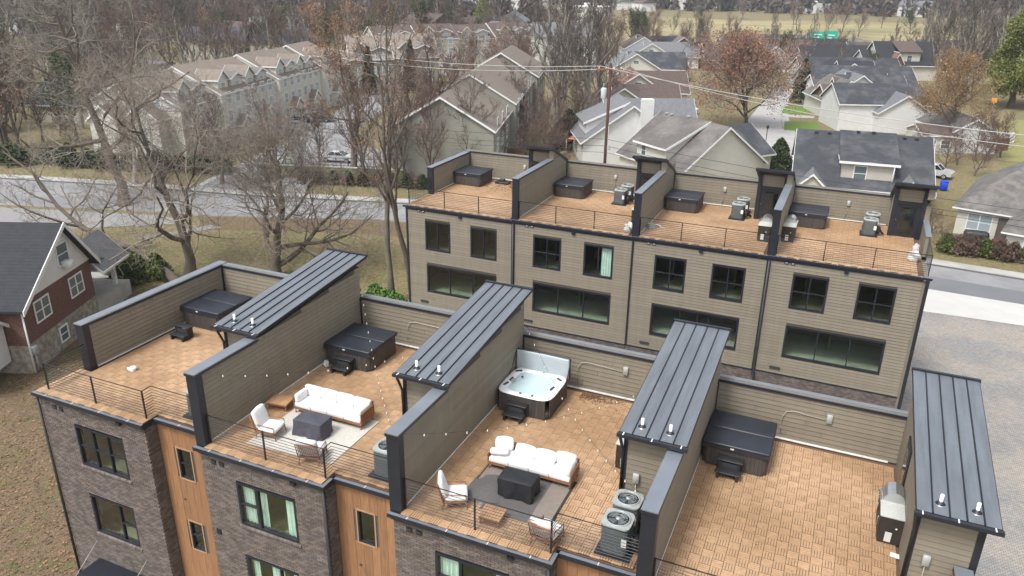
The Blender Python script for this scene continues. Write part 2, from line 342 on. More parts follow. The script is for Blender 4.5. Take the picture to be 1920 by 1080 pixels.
def tile_geo(b, x, y, turn, z=0, mi=0):
    T = .298; s = T/4; vr = rng.random()
    b.mesh([(x, y, z-.03), (x+T, y, z-.03), (x+T, y+T, z-.03), (x, y+T, z-.03)], [(0, 1, 2, 3)], 1, False, vr)
    for i in range(4):
        a, c = i*s+.0072, (i+1)*s-.0072
        q = [(a, 0, -.03), (c, 0, -.03), (c, T, -.03), (a, T, -.03), (a, 0, 0), (c, 0, 0), (c, T, 0), (a, T, 0)]
        if turn: q = [(T-v, u, w_) for u, v, w_ in q]
        b.mesh([(x+u, y+v, z+w_) for u, v, w_ in q], [(4, 5, 6, 7), (1, 2, 6, 5), (3, 0, 4, 7)], 0, False, vr)
def holes_wall(mb, x0, x1, y0, y1, z0, z1, holes):
    xs = sorted({x0, x1, *[h[0] for h in holes], *[h[1] for h in holes]}); xs = [x for x in xs if x0 <= x <= x1]
    for a, b in zip(xs, xs[1:]):
        cuts = sorted([(h[2], h[3]) for h in holes if h[0] <= a+1e-6 and h[1] >= b-1e-6]); z = z0
        for c, d in cuts:
            if c > z: mb.box(a, b, y0, y1, z, c)
            z = max(z, d)
        if z < z1: mb.box(a, b, y0, y1, z, z1)
def window(parent, x0, x1, z0, z1, y, cols, glass=None, fr=.075, depth=.1, curtains=(), glow=None):
    """black framed window facing -y; cols = list of (fraction, rows)"""
    f = MB(); yf, yb = y-.03, y+depth
    f.box(x0, x0+fr, yf, yb, z0, z1); f.box(x1-fr, x1, yf, yb, z0, z1); f.box(x0+fr, x1-fr, yf, yb, z0, z0+fr); f.box(x0+fr, x1-fr, yf, yb, z1-fr, z1)
    wdw = f.build('window', BLACK, parent)
    W = x1-x0-2*fr; x = x0+fr
    for i, (fc, rows) in enumerate(cols):
        xa, xb = x, x+fc*W; x = xb
        mw = .03
        if i: b = MB(); b.box(xa-mw, xa+mw, yf+.01, yb-.01, z0+fr, z1-fr); b.build('mullion', BLACK, wdw)
        a2, b2 = xa+(mw if i else 0), xb-(mw if i < len(cols)-1 else 0)
        for r in range(rows):
            za = z0+fr+(z1-z0-2*fr)*r/rows; zb = z0+fr+(z1-z0-2*fr)*(r+1)/rows
            if r: b = MB(); b.box(a2, b2, yf+.015, yb-.015, za-.022, za+.022); b.build('glazing_bar', BLACK, wdw)
            b = MB(); lo = za+(.022 if r else 0); hi = zb-(.022 if r < rows-1 else 0); b.box(a2, b2, y+.03, y+.04, lo, hi); b.build('pane', glass or GLASS, wdw)
    for (ca, cb) in curtains:
        b = MB(); n = max(4, int((cb-ca)/.045)); pts = []
        for i in range(n+1):
            xx = ca+(cb-ca)*i/n; pts.append((xx, y+depth+.10+.035*math.sin(i*1.9)))
        for i in range(n): b.mesh([(*pts[i], z0-.05), (*pts[i+1], z0-.05), (*pts[i+1], z1), (*pts[i], z1)], [(0, 1, 2, 3)], smooth=False)
        b.build('curtain', CURT, wdw)
    return wdw
def room(parent, x0, x1, z0, z1, y, dep=4.6, dark=False, pale=False):
    b = MB()
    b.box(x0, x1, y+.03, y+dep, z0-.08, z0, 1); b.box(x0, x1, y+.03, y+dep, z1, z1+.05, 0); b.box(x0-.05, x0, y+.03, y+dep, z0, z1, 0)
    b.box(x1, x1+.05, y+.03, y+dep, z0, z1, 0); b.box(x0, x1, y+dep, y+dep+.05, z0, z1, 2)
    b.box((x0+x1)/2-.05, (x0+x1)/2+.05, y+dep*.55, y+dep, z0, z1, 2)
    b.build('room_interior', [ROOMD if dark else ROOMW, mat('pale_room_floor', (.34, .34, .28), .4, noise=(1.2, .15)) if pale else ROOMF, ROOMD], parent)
def railing(parent, P, z=0, posts=(), H=1.05, bars=9):
    """guard rail along local polyline P; parts: rail > posts, bars"""
    b = MB()
    for a, c in zip(P, P[1:]): b.tube([(*a, z+H), (*c, z+H)], .02, 4)
    top = b.build('railing', RAILM, parent)
    for a, c in zip(P, P[1:]):
        for k in range(bars):
            m = MB(); zz = z+.09+k*(H-.12)/bars; m.tube([(*a, zz), (*c, zz)], .011, 4, smooth=False); m.build('rail_bar', RAILM, top)
    for p in posts:
        m = MB(); m.box(p[0]-.022, p[0]+.022, p[1]-.022, p[1]+.022, z, z+H+.01); m.build('rail_post', RAILM, top)
    return top
def gutter(parent, P, z, clips=1.1):
    g = MB(); c = MB()
    for (a, b_) in zip(P, P[1:]):
        a = Vector((*a, 0)); b_ = Vector((*b_, 0)); d = (b_-a); L = d.length; d.normalize(); n = Vector((d.y, -d.x, 0))
        g.hexa([a+n*0+Vector((0, 0, z-.15)), b_+Vector((0, 0, z-.15)), b_-n*.13+Vector((0, 0, z-.15)), a-n*.13+Vector((0, 0, z-.15)),
                a+Vector((0, 0, z-.045)), b_+Vector((0, 0, z-.045)), b_-n*.13+Vector((0, 0, z-.045)), a-n*.13+Vector((0, 0, z-.045))], 0)
        g.hexa([a+n*.012+Vector((0, 0, z-.155)), b_+n*.012+Vector((0, 0, z-.155)), b_+Vector((0, 0, z-.155)), a+Vector((0, 0, z-.155)),
                a+n*.012+Vector((0, 0, z-.03)), b_+n*.012+Vector((0, 0, z-.03)), b_+Vector((0, 0, z-.03)), a+Vector((0, 0, z-.03))], 1)
    top = g.build('gutter', [CAP, BLACK], parent)
    for (a, b_) in zip(P, P[1:]):
        a = Vector((*a, 0)); b_ = Vector((*b_, 0)); d = (b_-a); L = d.length; d.normalize(); n = Vector((d.y, -d.x, 0))
        k = int(L/clips)
        for i in range(k):
            q = a+d*(i+.5)*L/k; m = MB(); m.obox(q-n*.055+Vector((0, 0, z-.035)), (.022, .13, .01), math.atan2(d.y, d.x)); m.build('gutter_clip', WHITE, top)
    return top
def junction_box(parent, x, y, z, conduit):
    b = MB(); b.rbox(x-.09, x+.09, y-.10, y, z-.16, z+.16, .012, 1, 0); j = b.build('junction_box', GALV, parent)
    m = MB(); m.tube(conduit, .014, 6); m.build('conduit', PVC, j); return j

# ---------------------------------------------------------------- front row of townhouses
WU = 7.3; T2 = .165
UNIT1 = [
 ('brick townhouse at the left end of the front row with a low outer wall', ),
 ('brick townhouse whose roof deck carries the cream rug and long white sofa',),
 ('brick townhouse whose roof deck carries the uncovered hot tub and dark grey rug',),
 ('brick townhouse at the right end of the front row, deck nearly empty',)]
def front_unit(i):
    zo = -.2*i; X0 = WU*i
    u = thing('townhouse', UNIT1[i][0], 'townhouse', (X0, 0, zo), 0, 'townhouses of the front row')
    bx0 = -.32 if i == 0 else -.11; bx1 = 4.8; gz_ = GZ-zo
    yb, yr = -.10, .40           # brick face, wood face
    # openings
    oA = [(1.25, 3.6, -2.72, -1.07), (1.22, 3.42, -5.75, -4.05)]
    oR = [(5.55, 6.16, -2.33, -1.12), (5.55, 6.12, -5.4, -4.18)]
    back = MB(); holes_wall(back, bx0+.02, bx1-.02, yb+.06, yb+.26, gz_, -.2, oA); holes_wall(back, bx1-.02, WU-.1, yr+.02, yr+.2, gz_, -.2, oR)
    back.box(bx0, bx0+.2, yb+.26, 8.9, gz_, -.25); back.box(WU-.35, WU-.13, yr+.2, 8.9, gz_, -.25); back.box(bx0+.2, WU-.35, 8.7, 8.9, gz_, -.25); back.box(bx1-.2, bx1-.02, yb+.26, yr+.02, gz_, -.2)
    back.build('structural_wall', [MORTAR], u)
    # brick cladding: thousands of bricks joined
    bk = MB(); bl, bh = .205, .066; dz = .077; dx = .217
    k = 0; z = -.32
    while z > max(gz_, -8.6):
        x = bx0-(dx/2 if k % 2 else 0)
        while x < bx1:
            a, b_ = max(x, bx0), min(x+bl, bx1); x += dx
            segs = [(a, b_)]
            for h in oA:
                if z > h[2]-.16 and z-bh < h[3]: segs = [q for s in segs for q in ((s[0], min(s[1], h[0])), (max(s[0], h[1]), s[1]))]
            for s in segs:
                if s[1]-s[0] > .03:
                    p = rng.uniform(-.004, .004); bk.box(s[0], s[1], yb+p, yb+.05, z-bh, z)
        # return face at bay side
        yy = yb+.05-(dx/2 if k % 2 == 0 else 0)
        while yy < yr:
            a, b_ = max(yy, yb+.052), min(yy+bl, yr-.0); yy += dx
            if b_-a > .02: bk.box(bx1-.05, bx1+rng.uniform(-.003, .004), a, b_, z-bh, z)
        if i == 0:
            yy = yb+.05
            while yy < 8.9 and z > -3:
                a, b_ = yy, min(yy+bl, 8.9); yy += dx; bk.box(bx0+rng.uniform(-.003, .003), bx0+.05, a, b_, z-bh, z)
        z -= dz; k += 1
    bk.build('brick_cladding', BRICK, u, kind='stuff')
    for h in oA:   # soldier sills under the windows
        s = MB(); x = h[0]-.05
        while x < h[1]+.04: s.hexa([(x, yb-.05, h[2]-.13), (x+.065, yb-.05, h[2]-.13), (x+.065, yb+.1, h[2]-.1), (x, yb+.1, h[2]-.1), (x, yb-.05, h[2]-.05), (x+.065, yb-.05, h[2]-.05), (x+.065, yb+.1, h[2]), (x, yb+.1, h[2])]); x += .075
        s.build('brick_sill', SILL, u, kind='stuff')
    # cedar planks in the recess
    x = bx1+.01
    while x < WU-.12:
        wd = min(.30, WU-.12-x); spans = [(gz_, -.2)]
        for h in oR:
            if x+wd > h[0] and x < h[1]: spans = [q for s in spans for q in ((s[0], min(s[1], h[2])), (max(s[0], h[3]), s[1])) if q[1]-q[0] > .05]
        for s in spans: link('cedar_plank', plank_mesh(s[1]-s[0], round(wd, 2)), u, (x, yr+.02, s[0]))
        x += .30
    for h in oR:
        b = MB(); b.box(h[0]-.05, h[0], yr-.02, yr+.03, h[2]-.05, h[3]+.05); b.box(h[1], h[1]+.05, yr-.02, yr+.03, h[2]-.05, h[3]+.05); b.box(h[0], h[1], yr-.02, yr+.03, h[3], h[3]+.05); b.box(h[0], h[1], yr-.03, yr+.03, h[2]-.05, h[2]); b.build('window_trim', mat('tan_trim', (.36, .22, .13), .7), u)
    # windows
    c1 = [(.34, 2), (.33, 2), (.33, 2)] if i == 0 else [(.34, 2), (.66, 1)]
    window(u, *oA[0], yb+.02, c1, curtains=() if i == 0 else ((1.3, 1.75), (1.85, 2.25), (3.02, 3.55)) if i == 1 else ((1.3, 1.9), (3.1, 3.55)))
    window(u, *oA[1], yb+.03, [(.66, 1), (.34, 2)], curtains=() if i == 0 else ((1.3, 1.6), (2.1, 2.6), (3.0, 3.4)))
    window(u, *oR[0], yr+.03, [(1, 2 if i == 0 else 1)], fr=.05); window(u, *oR[1], yr+.03, [(1, 2)], fr=.05)
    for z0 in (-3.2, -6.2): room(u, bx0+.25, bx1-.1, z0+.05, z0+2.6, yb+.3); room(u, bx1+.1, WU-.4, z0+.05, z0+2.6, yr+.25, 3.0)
    # roof slab and edge
    s = MB(); s.prism([(bx0, yb), (bx1, yb), (bx1, yr), (WU-.1, yr), (WU-.1, 8.9), (bx0, 8.9)], -.26, -.06); s.build('roof_slab', DECKB, u)
    e = MB(); e.box(bx0-.02, bx1+.02, yb-.06, yb+.3, -.31, -.1); e.box(bx1+.02, WU-.12, yr-.06, yr+.2, -.31, -.1); e.build('roof_edge', BLACK, u)
    gutter(u, [(bx0-.08, -.30), (bx1+.10, -.30)], -.0); gutter(u, [(bx1+.11, .2), (WU-.2, .2)], -.0); gutter(u, [(bx1+.10, -.29), (bx1+.10, .21)], -.001, .6)
    # deck tiles
    cells = []; st = .305
    xa = (bx0+.02) if i == 0 else T2+.03
    xr = WU-T2-.02; nx_ = int((xr-xa)/st)
    for a in range(nx_+1):
        for b_ in range(-1, 29):
            x, y = xa+a*st, -.19+st+b_*st
            if x+.298 > xr+.02: continue
            y0_ = -.2 if x+.15 < bx1 else .3
            if y < y0_ or y > 8.6: continue
            if i == 0 and x < T2-.1 and y > 1.6: continue
            if x > WU-1.78+(.26 if i == 3 else 0) and y > 3.0: continue
            cells.append((math.dist((x+X0, y, zo), CAM), x, y, (a+b_) % 2))
    cells.sort()
    for d, x, y, t in cells[:290]:
        if 'tile' not in PIECE: tb = MB(); tile_geo(tb, 0, 0, 0); PIECE['tile'] = tb.data('deck_tile', [DECKM, DECKB]); tb = MB(); tile_geo(tb, 0, 0, 1); PIECE['tile1'] = tb.data('deck_tile', [DECKM, DECKB])
        link('deck_tile', PIECE['tile1' if t else 'tile'], u, (x, y, rng.uniform(-.002, .002)))
    rest = MB()
    for d, x, y, t in cells[290:]: tile_geo(rest, x, y, t)
    rest.build('deck_tiling', [DECKM, DECKB], u, kind='stuff')
    # partition wall on the left of the unit
    core = MB(); low = i == 0; y0_ = 1.84 if low else 0.0; H = 1.84 if low else 2.57
    rl = lambda y: 2.5+(y-2.75)*.1
    if low: core.box(-T2, T2-.02, y0_+.1, 8.9, -.3, H)
    else:
        core.box(-T2, T2-.02, .1, 2.78, -.3, H); core.extr([(2.78, -.3), (8.9, -.3), (8.9, rl(8.9)), (2.78, rl(2.78))], (-T2, 0, 0), (0, 1, 0), (0, 0, 1), (1, 0, 0), 2*T2-.02)
    core.build('partition_wall', GAPSHADE, u); b = MB(); b.box(-T2-.012, -T2-.002, y0_+.12, 8.9, -.3, min(H, 2.5)); b.build('wall_sheet', SIDFAR, u)
    lim = None if low else (lambda z: 0 if z < 2.5 else max(0, 2.75+(z-2.5)/.1) if z > 2.62 else (0 if z <= 2.57 else 2.8))
    boards(u, T2-.02, 0, 0, R(90), y0_+.18, 8.88, .03, H-.0 if low else 3.0, lim=lim)
    b = MB(); b.box(T2-.02, T2+.02, y0_+.2, 8.86, -.0, .055); b.box(T2+.02, (WU-1.5), 8.84, 8.89, 0, .05); b.build('sealant_strip', CAULK, u)
    b = MB(); b.box(-T2-.03, T2+.03, y0_-.12, y0_+.16, -.36 if not low else -.05, H); b.build('corner_post', BLACK, u); b = MB(); b.box(T2-.01, T2+.035, 8.80, 8.88, 0, 1.8); b.build('corner_trim', BLACK, u)
    b = MB(); b.box(-T2-.05, T2+.05, y0_-.16, 2.76 if not low else 9.15, H, H+.035, 0); b.box(-T2-.052, T2+.052, y0_-.162, 2.755 if not low else 9.152, H-.09, H, 1); b.build('wall_cap', [CAP, BLACK], u)
    # rear parapet
    b = MB(); b.box(-.16, WU-.17, 8.91, 9.12, gz_, 1.8); b.build('rear_wall', GAPSHADE, u)
    boards(u, 0, 8.91, 0, 0, T2+.03, WU-1.50+(.26 if i == 3 else 0), .03, 1.8)
    b = MB(); b.box(T2, WU-.0, 8.84, 9.18, 1.80, 1.835, 0); b.box(T2, WU, 8.842, 9.178, 1.70, 1.80, 1); b.build('rear_wall_cap', [CAP, BLACK], u)
    # stair penthouse against the right wall
    dxp = .26 if i == 3 else 0; px = WU-1.5+dxp; ph = MB(); ph.extr([(3.02, 0), (8.9, 0), (8.9, rl(8.9)), (3.02, rl(3.02))], (px, 0, 0), (0, 1, 0), (0, 0, 1), (1, 0, 0), 1.33)
    p = ph.build('stair_penthouse', SIDFAR, u)
    boards(p, 0, 3.02, 0, 0, px+.09, WU-T2-.06 if i < 3 else WU+.12, .03, 2.5)
    for q in ((px-.03, px+.09), (WU-T2-.06, WU-T2+.02) if i < 3 else (WU+.12, WU+.29)): b = MB(); b.box(*q, 2.97, 3.1, 0, 2.5); b.build('corner_post', BLACK, p)
    b = MB(); b.box(px-.05, px, 6.2, 7.15, .02, 2.1); d = b.build('door', BLACK, p); b = MB(); b.box(px-.06, px-.05, 6.35, 7.0, .5, 1.95); b.build('pane', GLASSD, d)
    # downpipe
    b = MB(); b.tube([(px-.08, 2.72, 2.36), (px-.06, 2.78, 2.2), (px-.02, 2.9, 1.85), (px-.02, 2.92, .06)], .045, 8); b.build('downpipe', PLAS, p)
    rx0, rx1 = WU-1.62+dxp, WU+.30+dxp*.8; ya, yz = 2.68, 9.28; za, zz = rl(ya)+.02, rl(yz)+.02
    b = MB(); b.hexa([(rx0, ya, za), (rx1, ya, za), (rx1, yz, zz), (rx0, yz, zz), (rx0, ya, za+.08), (rx1, ya, za+.08), (rx1, yz, zz+.08), (rx0, yz, zz+.08)]); ro = b.build('penthouse_roof', SEAM, u)
    pw = (rx1-rx0)/5
    for k in range(5):
        b = MB(); xa_, xb_ = rx0+k*pw+.02, rx0+(k+1)*pw-.02
        b.hexa([(xa_, ya-.005, za+.08), (xb_, ya-.005, za+.08), (xb_, yz, zz+.08), (xa_, yz, zz+.08), (xa_, ya-.005, za+.09), (xb_, ya-.005, za+.09), (xb_, yz, zz+.09), (xa_, yz, zz+.09)]); b.build('roof_panel', ROOFM, ro)
        if k:
            b = MB(); xs_ = rx0+k*pw; b.hexa([(xs_-.013, ya, za+.08), (xs_+.013, ya, za+.08), (xs_+.013, yz, zz+.08), (xs_-.013, yz, zz+.08), (xs_-.013, ya, za+.125), (xs_+.013, ya, za+.125), (xs_+.013, yz, zz+.125), (xs_-.013, yz, zz+.125)]); b.build('roof_seam', SEAM, ro)
    b = MB(); b.box(rx0-.02, rx1+.02, yz-.03, yz+.07, zz+.05, zz+.15); b.build('ridge_flashing', BLACK, ro)
    b = MB(); b.box(rx0-.03, rx1+.03, ya-.14, ya-.01, za-.03, za+.07, 0); b.box(rx0-.02, rx1+.02, ya-.12, ya-.03, za+.071, za+.075, 1); b.build('eaves_gutter', [BLACK, PLAS], ro)
    for k in range(3): b = MB(); xx = rx0+.15+k*(rx1-rx0-.3)/2; b.box(xx-.015, xx+.015, ya-.15, ya-.0, za+.076, za+.086); b.build('gutter_clip', WHITE, ro)
    for vx in (rx0+.55, rx0+1.35):
        vy = ya+.42; vz = rl(vy)+.10; b = MB(); b.lathe([(.045, -.03), (.045, .27), (.03, .272)], (vx, vy, vz), 12); v = b.build('vent_pipe', WHITE, ro)
        b = MB(); b.lathe([(.13, -.0), (.12, .02), (.065, .05), (.06, .09)], (vx, vy, vz-.01), 12); b.build('pipe_boot', BLACK, v)
        b = MB(); b.lathe([(.135, .004), (.135, .012), (.115, .018)], (vx, vy, vz-.01), 12); b.build('flashing_ring', STEEL, v)
    # rails
    yf = .08
    if i == 0: P = [(T2-.1, 1.72), (.04, yf), (4.76, yf), (4.76, .46), (WU-T2-.05, .46)]; posts = [(.04, yf), (2.4, yf), (4.76, yf)]
    else: P = [(T2+.04, yf), (4.72, yf), (4.72, .46), (WU-T2-.05, .46)]; posts = [(T2+.05, yf), (2.45, yf), (4.72, yf)]
    railing(u, P, 0, posts)
    # small wall fittings
    for vx in (.42, .74): b = MB(); b.box(vx-.09, vx+.09, yb-.03, yb, -.62, -.47, 0); b.box(vx-.06, vx+.06, yb-.035, yb-.03, -.58, -.51, 1); b.build('wall_vent', [BLACK, DGREY], u)
    b = MB(); b.box(3.55, 3.73, yb-.1, yb, -.42, -.3); b.build('wall_light', BLACK, u)
    if i == 1: b = MB(); b.box(.1, .28, yb-.03, yb, -3.5, -3.3); b.build('wall_vent', BLACK, u)
    b = MB(); b.lathe([(.05, 0), (.04, .03)], (5.55, yr-.01, -3.25), 10); b.build('wall_vent', PLAS, u)
    if i == 0:
        b = MB(); b.tube([(bx0-.04, yb-.05, -.2), (bx0-.04, yb-.05, gz_)], .055, 6); b.build('downpipe', PLAS, u)
        b = MB(); b.box(.95, 3.7, -1.35, yb, -7.2, -7.12); c = b.build('door_canopy', SEAM, u)
        for xx in (1.05, 3.6): b = MB(); b.tube([(xx, yb, -6.25), (xx, -1.3, -7.12)], .012, 5); b.build('tie_rod', GALV, c)
    else:
        b = MB(); b.tube([(bx1-.03, yb-.06, -.2), (bx1-.03, yb-.06, gz_)], .06, 6); b.build('downpipe', PLAS, u)
    jx = px+.42; junction_box(u, jx, 2.98, 1.0, [(jx, 2.94, .84), (jx, 2.93, .5), (jx+.02, 2.93, .1)])
    if i: jx = 4.6 if i == 1 else 4.2 if i == 2 else 3.85; junction_box(u, jx, 8.9, 1.15 if i > 1 else 1.1, [(jx-.09, 8.86, 1.08), (jx-.8, 8.86, 1.13), (2.75, 8.86, 1.16), (2.5, 8.85, 1.1), (2.4, 8.83, .9), (2.4, 8.8, .3)])
    return u
units = [front_unit(i) for i in range(4)]
# the last party wall closes the row
u = units[3]; b = MB(); rl = lambda y: 2.5+(y-2.75)*.1
b.box(WU-T2, WU+T2, .1, 2.95, -.3, 1.05); b.extr([(3.06, -.3), (8.9, -.3), (8.9, rl(8.9)), (3.06, rl(3.06))], (WU-T2+.01, 0, 0), (0, 1, 0), (0, 0, 1), (1, 0, 0), 2*T2-.02); b.box(WU-T2, WU+T2+.12, 3.06, 9.1, GZ+.6, 2.4); b.box(WU-T2, WU+T2, .1, 2.9, GZ+.6, -.3)
b.build('end_wall', SIDFAR, u)
b = MB(); b.box(WU-T2-.03, WU+T2+.03, -.12, .12, -.36, 1.05); b.build('corner_post', BLACK, u)
b = MB(); b.box(WU-T2-.05, WU+T2+.05, -.16, 2.9, 1.05, 1.085, 0); b.box(WU-T2-.052, WU+T2+.052, -.162, 2.898, .96, 1.05, 1); b.build('wall_cap', [CAP, BLACK], u)

# ---------------------------------------------------------------- rear row of townhouses
Y2 = 24.9; ZR = [.50, .54, .56, .58]
UNIT2 = ['tan townhouse at the left end of the rear row, deck without condensers', 'tan townhouse second from left in the rear row',
 'tan townhouse third from left in the rear row, grey hose on deck', 'tan townhouse at the right end of the rear row, white sacks on deck']
def rear_unit(i):
    X0 = .15+WU*i; zo = ZR[i]; u = thing('townhouse', UNIT2[i], 'townhouse', (X0, Y2, zo), 0, 'townhouses of the rear row'); gz_ = GZ-zo
    zt = -.86 if i != 2 else -.96; sh = [0, 0, 0, .0][i]
    h1 = (1.22, 2.98, zt-1.92, zt); h2 = (4.38, 6.14, zt-1.92, zt); h3 = (1.26, 6.14, zt-4.78, zt-2.92)
    yb = -.10; hol = [h1, h2, h3]
    b = MB(); holes_wall(b, -.16, WU-.12, yb+.02, yb+.2, -6.7, -.2, hol); b.box(-.16, 0, yb+.2, 8.3, gz_, -.2); b.box(WU-.3, WU-.12, yb+.2, 8.3, gz_, -.2); b.build('structural_wall', GAPSHADE, u)
    boards(u, 0, yb+.02, 0, 0, -.05, WU-.12, -6.7, -.22, [(h[0]-.0, h[1]+.0, h[2], h[3]) for h in hol])
    # brick base, joined bricks
    b = MB(); b.box(-.16, WU-.12, yb+.06, yb+.2, gz_, -6.7, 1); z = -6.72; k = 0
    while z > -7.9:
        x = -.16-(.11 if k % 2 else 0)
        while x < WU-.15: b.box(max(x, -.16), min(x+.205, WU-.12), yb+.01, yb+.06, z-.066, z, 0); x += .217
        z -= .077; k += 1
    b.build('brick_base', [BRICK, MORTAR], u, kind='stuff')
    b = MB(); b.box(-.16, WU-.12, yb-.03, yb+.02, -6.76, -6.70); b.build('base_flashing', BLACK, u)
    two = [(.5, 2), (.5, 2)] if i != 0 else [(.5, 1), (.5, 1)]
    window(u, *h1, yb, two, fr=.1); window(u, *h2, yb, two if i != 1 else [(.5, 1), (.5, 1)], fr=.1, curtains=((5.4, 6.05),) if i == 1 else ())
    window(u, *h3, yb, [(.33, 1), (.34, 1), (.33, 1)], fr=.1, glass=GLASS)
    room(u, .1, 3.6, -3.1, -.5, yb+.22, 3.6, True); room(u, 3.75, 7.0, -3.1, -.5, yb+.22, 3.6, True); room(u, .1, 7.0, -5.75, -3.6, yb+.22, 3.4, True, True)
    s = MB(); s.prism([(-.16, yb), (WU-.12, yb), (WU-.12, 8.3), (-.16, 8.3)], -.26, -.06); s.build('roof_slab', DECKB, u)
    e = MB(); e.box(-.14, WU-.13, yb-.05, yb+.2, -.28, -.08); e.build('roof_edge', BLACK, u)
    gutter(u, [(-.14 if i else -.3, -.2), (WU-.16 if i < 3 else WU+.25, -.2)], -.0, .9)
    t = MB(); st = .305; xa = T2+.03 if i else -.05
    for a in range(25):
        for b_ in range(29):
            x, y = xa+a*st, -.1+b_*st
            if x+.298 > WU-T2+.02 or y > 8.0 or (x > WU-1.75 and y > 6.3) or (i == 0 and x < .1 and y > 2.6): continue
            tile_geo(t, x, y, (a+b_) % 2)
    t.build('deck_tiling', [DECKM, DECKB], u, kind='stuff')
    low = i == 0; y0_ = 2.9 if low else 0; H = 1.72 if low else 2.42
    core = MB(); core.box(-T2, T2-.02, y0_+.1, 8.3, -.3, H if low else min(H, 9))
    core.build('partition_wall', GAPSHADE, u); b = MB(); b.box(-T2-.012, -T2-.002, y0_+.12, 8.3, -.3, H-.1); b.build('wall_sheet', SIDFAR, u)
    boards(u, T2-.02, 0, 0, R(90), y0_+.14, 8.28, .03, H)
    b = MB(); b.box(T2-.02, T2+.02, y0_+.15, 8.26, 0, .05); b.box(T2, WU-1.8, 8.25, 8.3, 0, .05); b.build('sealant_strip', CAULK, u)
    b = MB(); b.box(-T2-.02, T2+.02, y0_-.1, y0_+.12, -.32 if not low else -.05, H); b.build('corner_post', BLACK, u); b = MB(); b.box(T2-.01, T2+.04, 8.2, 8.28, 0, 1.77); b.build('corner_trim', BLACK, u)
    yc = 5.55 if not low else 8.45
    b = MB(); b.box(-T2-.04, T2+.04, y0_-.13, yc, H, H+.03, 0); b.box(-T2-.042, T2+.042, y0_-.132, yc-.002, H-.08, H, 1); b.build('wall_cap', [CAP, BLACK], u)
    b = MB(); b.box(-.16, WU-.17, 8.31, 8.5, gz_, 1.77); b.build('rear_wall', GAPSHADE, u); boards(u, 0, 8.31, 0, 0, T2+.03, WU-1.72, .03, 1.77)
    b = MB(); b.box(T2 if not low else -.2, WU-.0, 8.24, 8.56, 1.77, 1.80, 0); b.box(T2 if not low else -.2, WU, 8.242, 8.558, 1.69, 1.77, 1); b.build('rear_wall_cap', [CAP, BLACK], u)
    # penthouse: high at the door side, falling to the back
    px = WU-1.72; rz_ = lambda y: 3.08-(y-5.55)*.46
    pts = [(6.35, 0), (8.3, 0), (8.3, rz_(8.3)), (6.35, rz_(6.35))]
    b = MB(); b.extr(pts, (px, 0, 0), (0, 1, 0), (0, 0, 1), (1, 0, 0), 1.56); p = b.build('stair_penthouse', mat('pale_penthouse_side', (.40, .39, .36), .8), u)
    # party wall shoulders rise with the roof
    b = MB(); b.extr([(5.75, 2.40), (8.3, 1.6), (8.3, rz_(8.3)), (5.75, rz_(5.75))], (WU-.17, 0, 0), (0, 1, 0), (0, 0, 1), (1, 0, 0), .31); b.build('shoulder_wall', SIDFAR, p)
    b = MB(); b.box(px-.06, px+.16, 6.2, 6.36, 0, 2.72); b.box(WU-.32, WU-.1, 6.2, 6.36, 0, 2.72); b.box(px+.16, WU-.32, 6.2, 6.36, 1.86, 2.02); b.build('door_frame', BLACK, p)
    boards(p, 0, 6.34, 0, 0, px+.17, WU-.33, 2.03, 2.7)
    b = MB(); b.box(px+.16, WU-.32, 6.27, 6.33, .03, 1.86); d = b.build('door', BLACK, p)
    b = MB(); b.box(px+.42, WU-.58, 6.255, 6.268, .22, 1.72); b.build('pane', GLASSD, d)
    b = MB(); b.lathe([(.0, -.02), (.03, 0), (.0, .03)], (px+.24, 6.22, .95), 8); b.build('handle', STEEL, d)
    b = MB(); x0, x1, ya, yz = px-.18, WU+.2, 5.5, 8.42; za, zz = rz_(ya), rz_(yz)
    b.hexa([(x0, ya, za-.04), (x1, ya, za-.04), (x1, yz, zz-.04), (x0, yz, zz-.04), (x0, ya, za+.14), (x1, ya, za+.14), (x1, yz, zz+.14), (x0, yz, zz+.14)])
    b.box(x0-.02, x1+.02, ya-.1, ya, za-.02, za+.12); ro = b.build('penthouse_roof', BLACK, u)
    b = MB(); b.box((x0+x1)/2-.05, (x0+x1)/2+.05, ya+.2, ya+.3, za-.12, za-.04); b.build('soffit_light', WHITE, ro)
    P = [(T2 if i else .02, .06), (WU-T2-.02, .06)]; posts = [(T2+.05 if i else .02, .06), (2.52, .06), (4.85, .06), (WU-T2-.05, .06)]
    if i == 0: P = [(.02, 2.85), (.02, .06), (WU-T2-.02, .06)]
    if i == 3: P = [(T2, .06), (WU+.05, .06), (WU+.05, 3.1)]; posts[-1] = (WU+.05, .06)
    railing(u, P, 0, posts)
    if i == 3:
        b = MB(); b.box(WU-.1, WU+.13, 3.1, 6.3, -.2, 1.08, 0); b.box(WU-.13, WU+.16, 3.05, 6.3, 1.08, 1.12, 1); b.build('side_parapet', [SIDFAR, CAP], u)
        b = MB(); b.box(WU-.12, WU+.12, yb+.03, 8.3, gz_, -.28); b.box(WU-.12, WU+.12, 3.1, 8.3, -.28, 0); b.build('end_wall', SIDFAR, u)
        b = MB(); b.box(WU-.1, WU+.14, 6.2, 8.3, 1.1, 1.9); b.build('shoulder_wall', SIDFAR, u)
    for vx in (.8, 1.12): b = MB(); b.box(vx-.1, vx+.1, yb-.04, yb-.01, -.38, -.22, 0); b.box(vx-.06, vx+.06, yb-.05, yb-.04, -.34, -.27, 1); b.build('wall_vent', [BLACK, GALV], u)
    b = MB(); b.box(3.6, 3.8, yb-.1, yb-.01, -.42, -.26); b.build('wall_light', BLACK, u)
    b = MB(); b.box(.75, 1.3, yb-.05, yb-.01, -6.45, -6.3); b.build('wall_vent', DGREY, u)
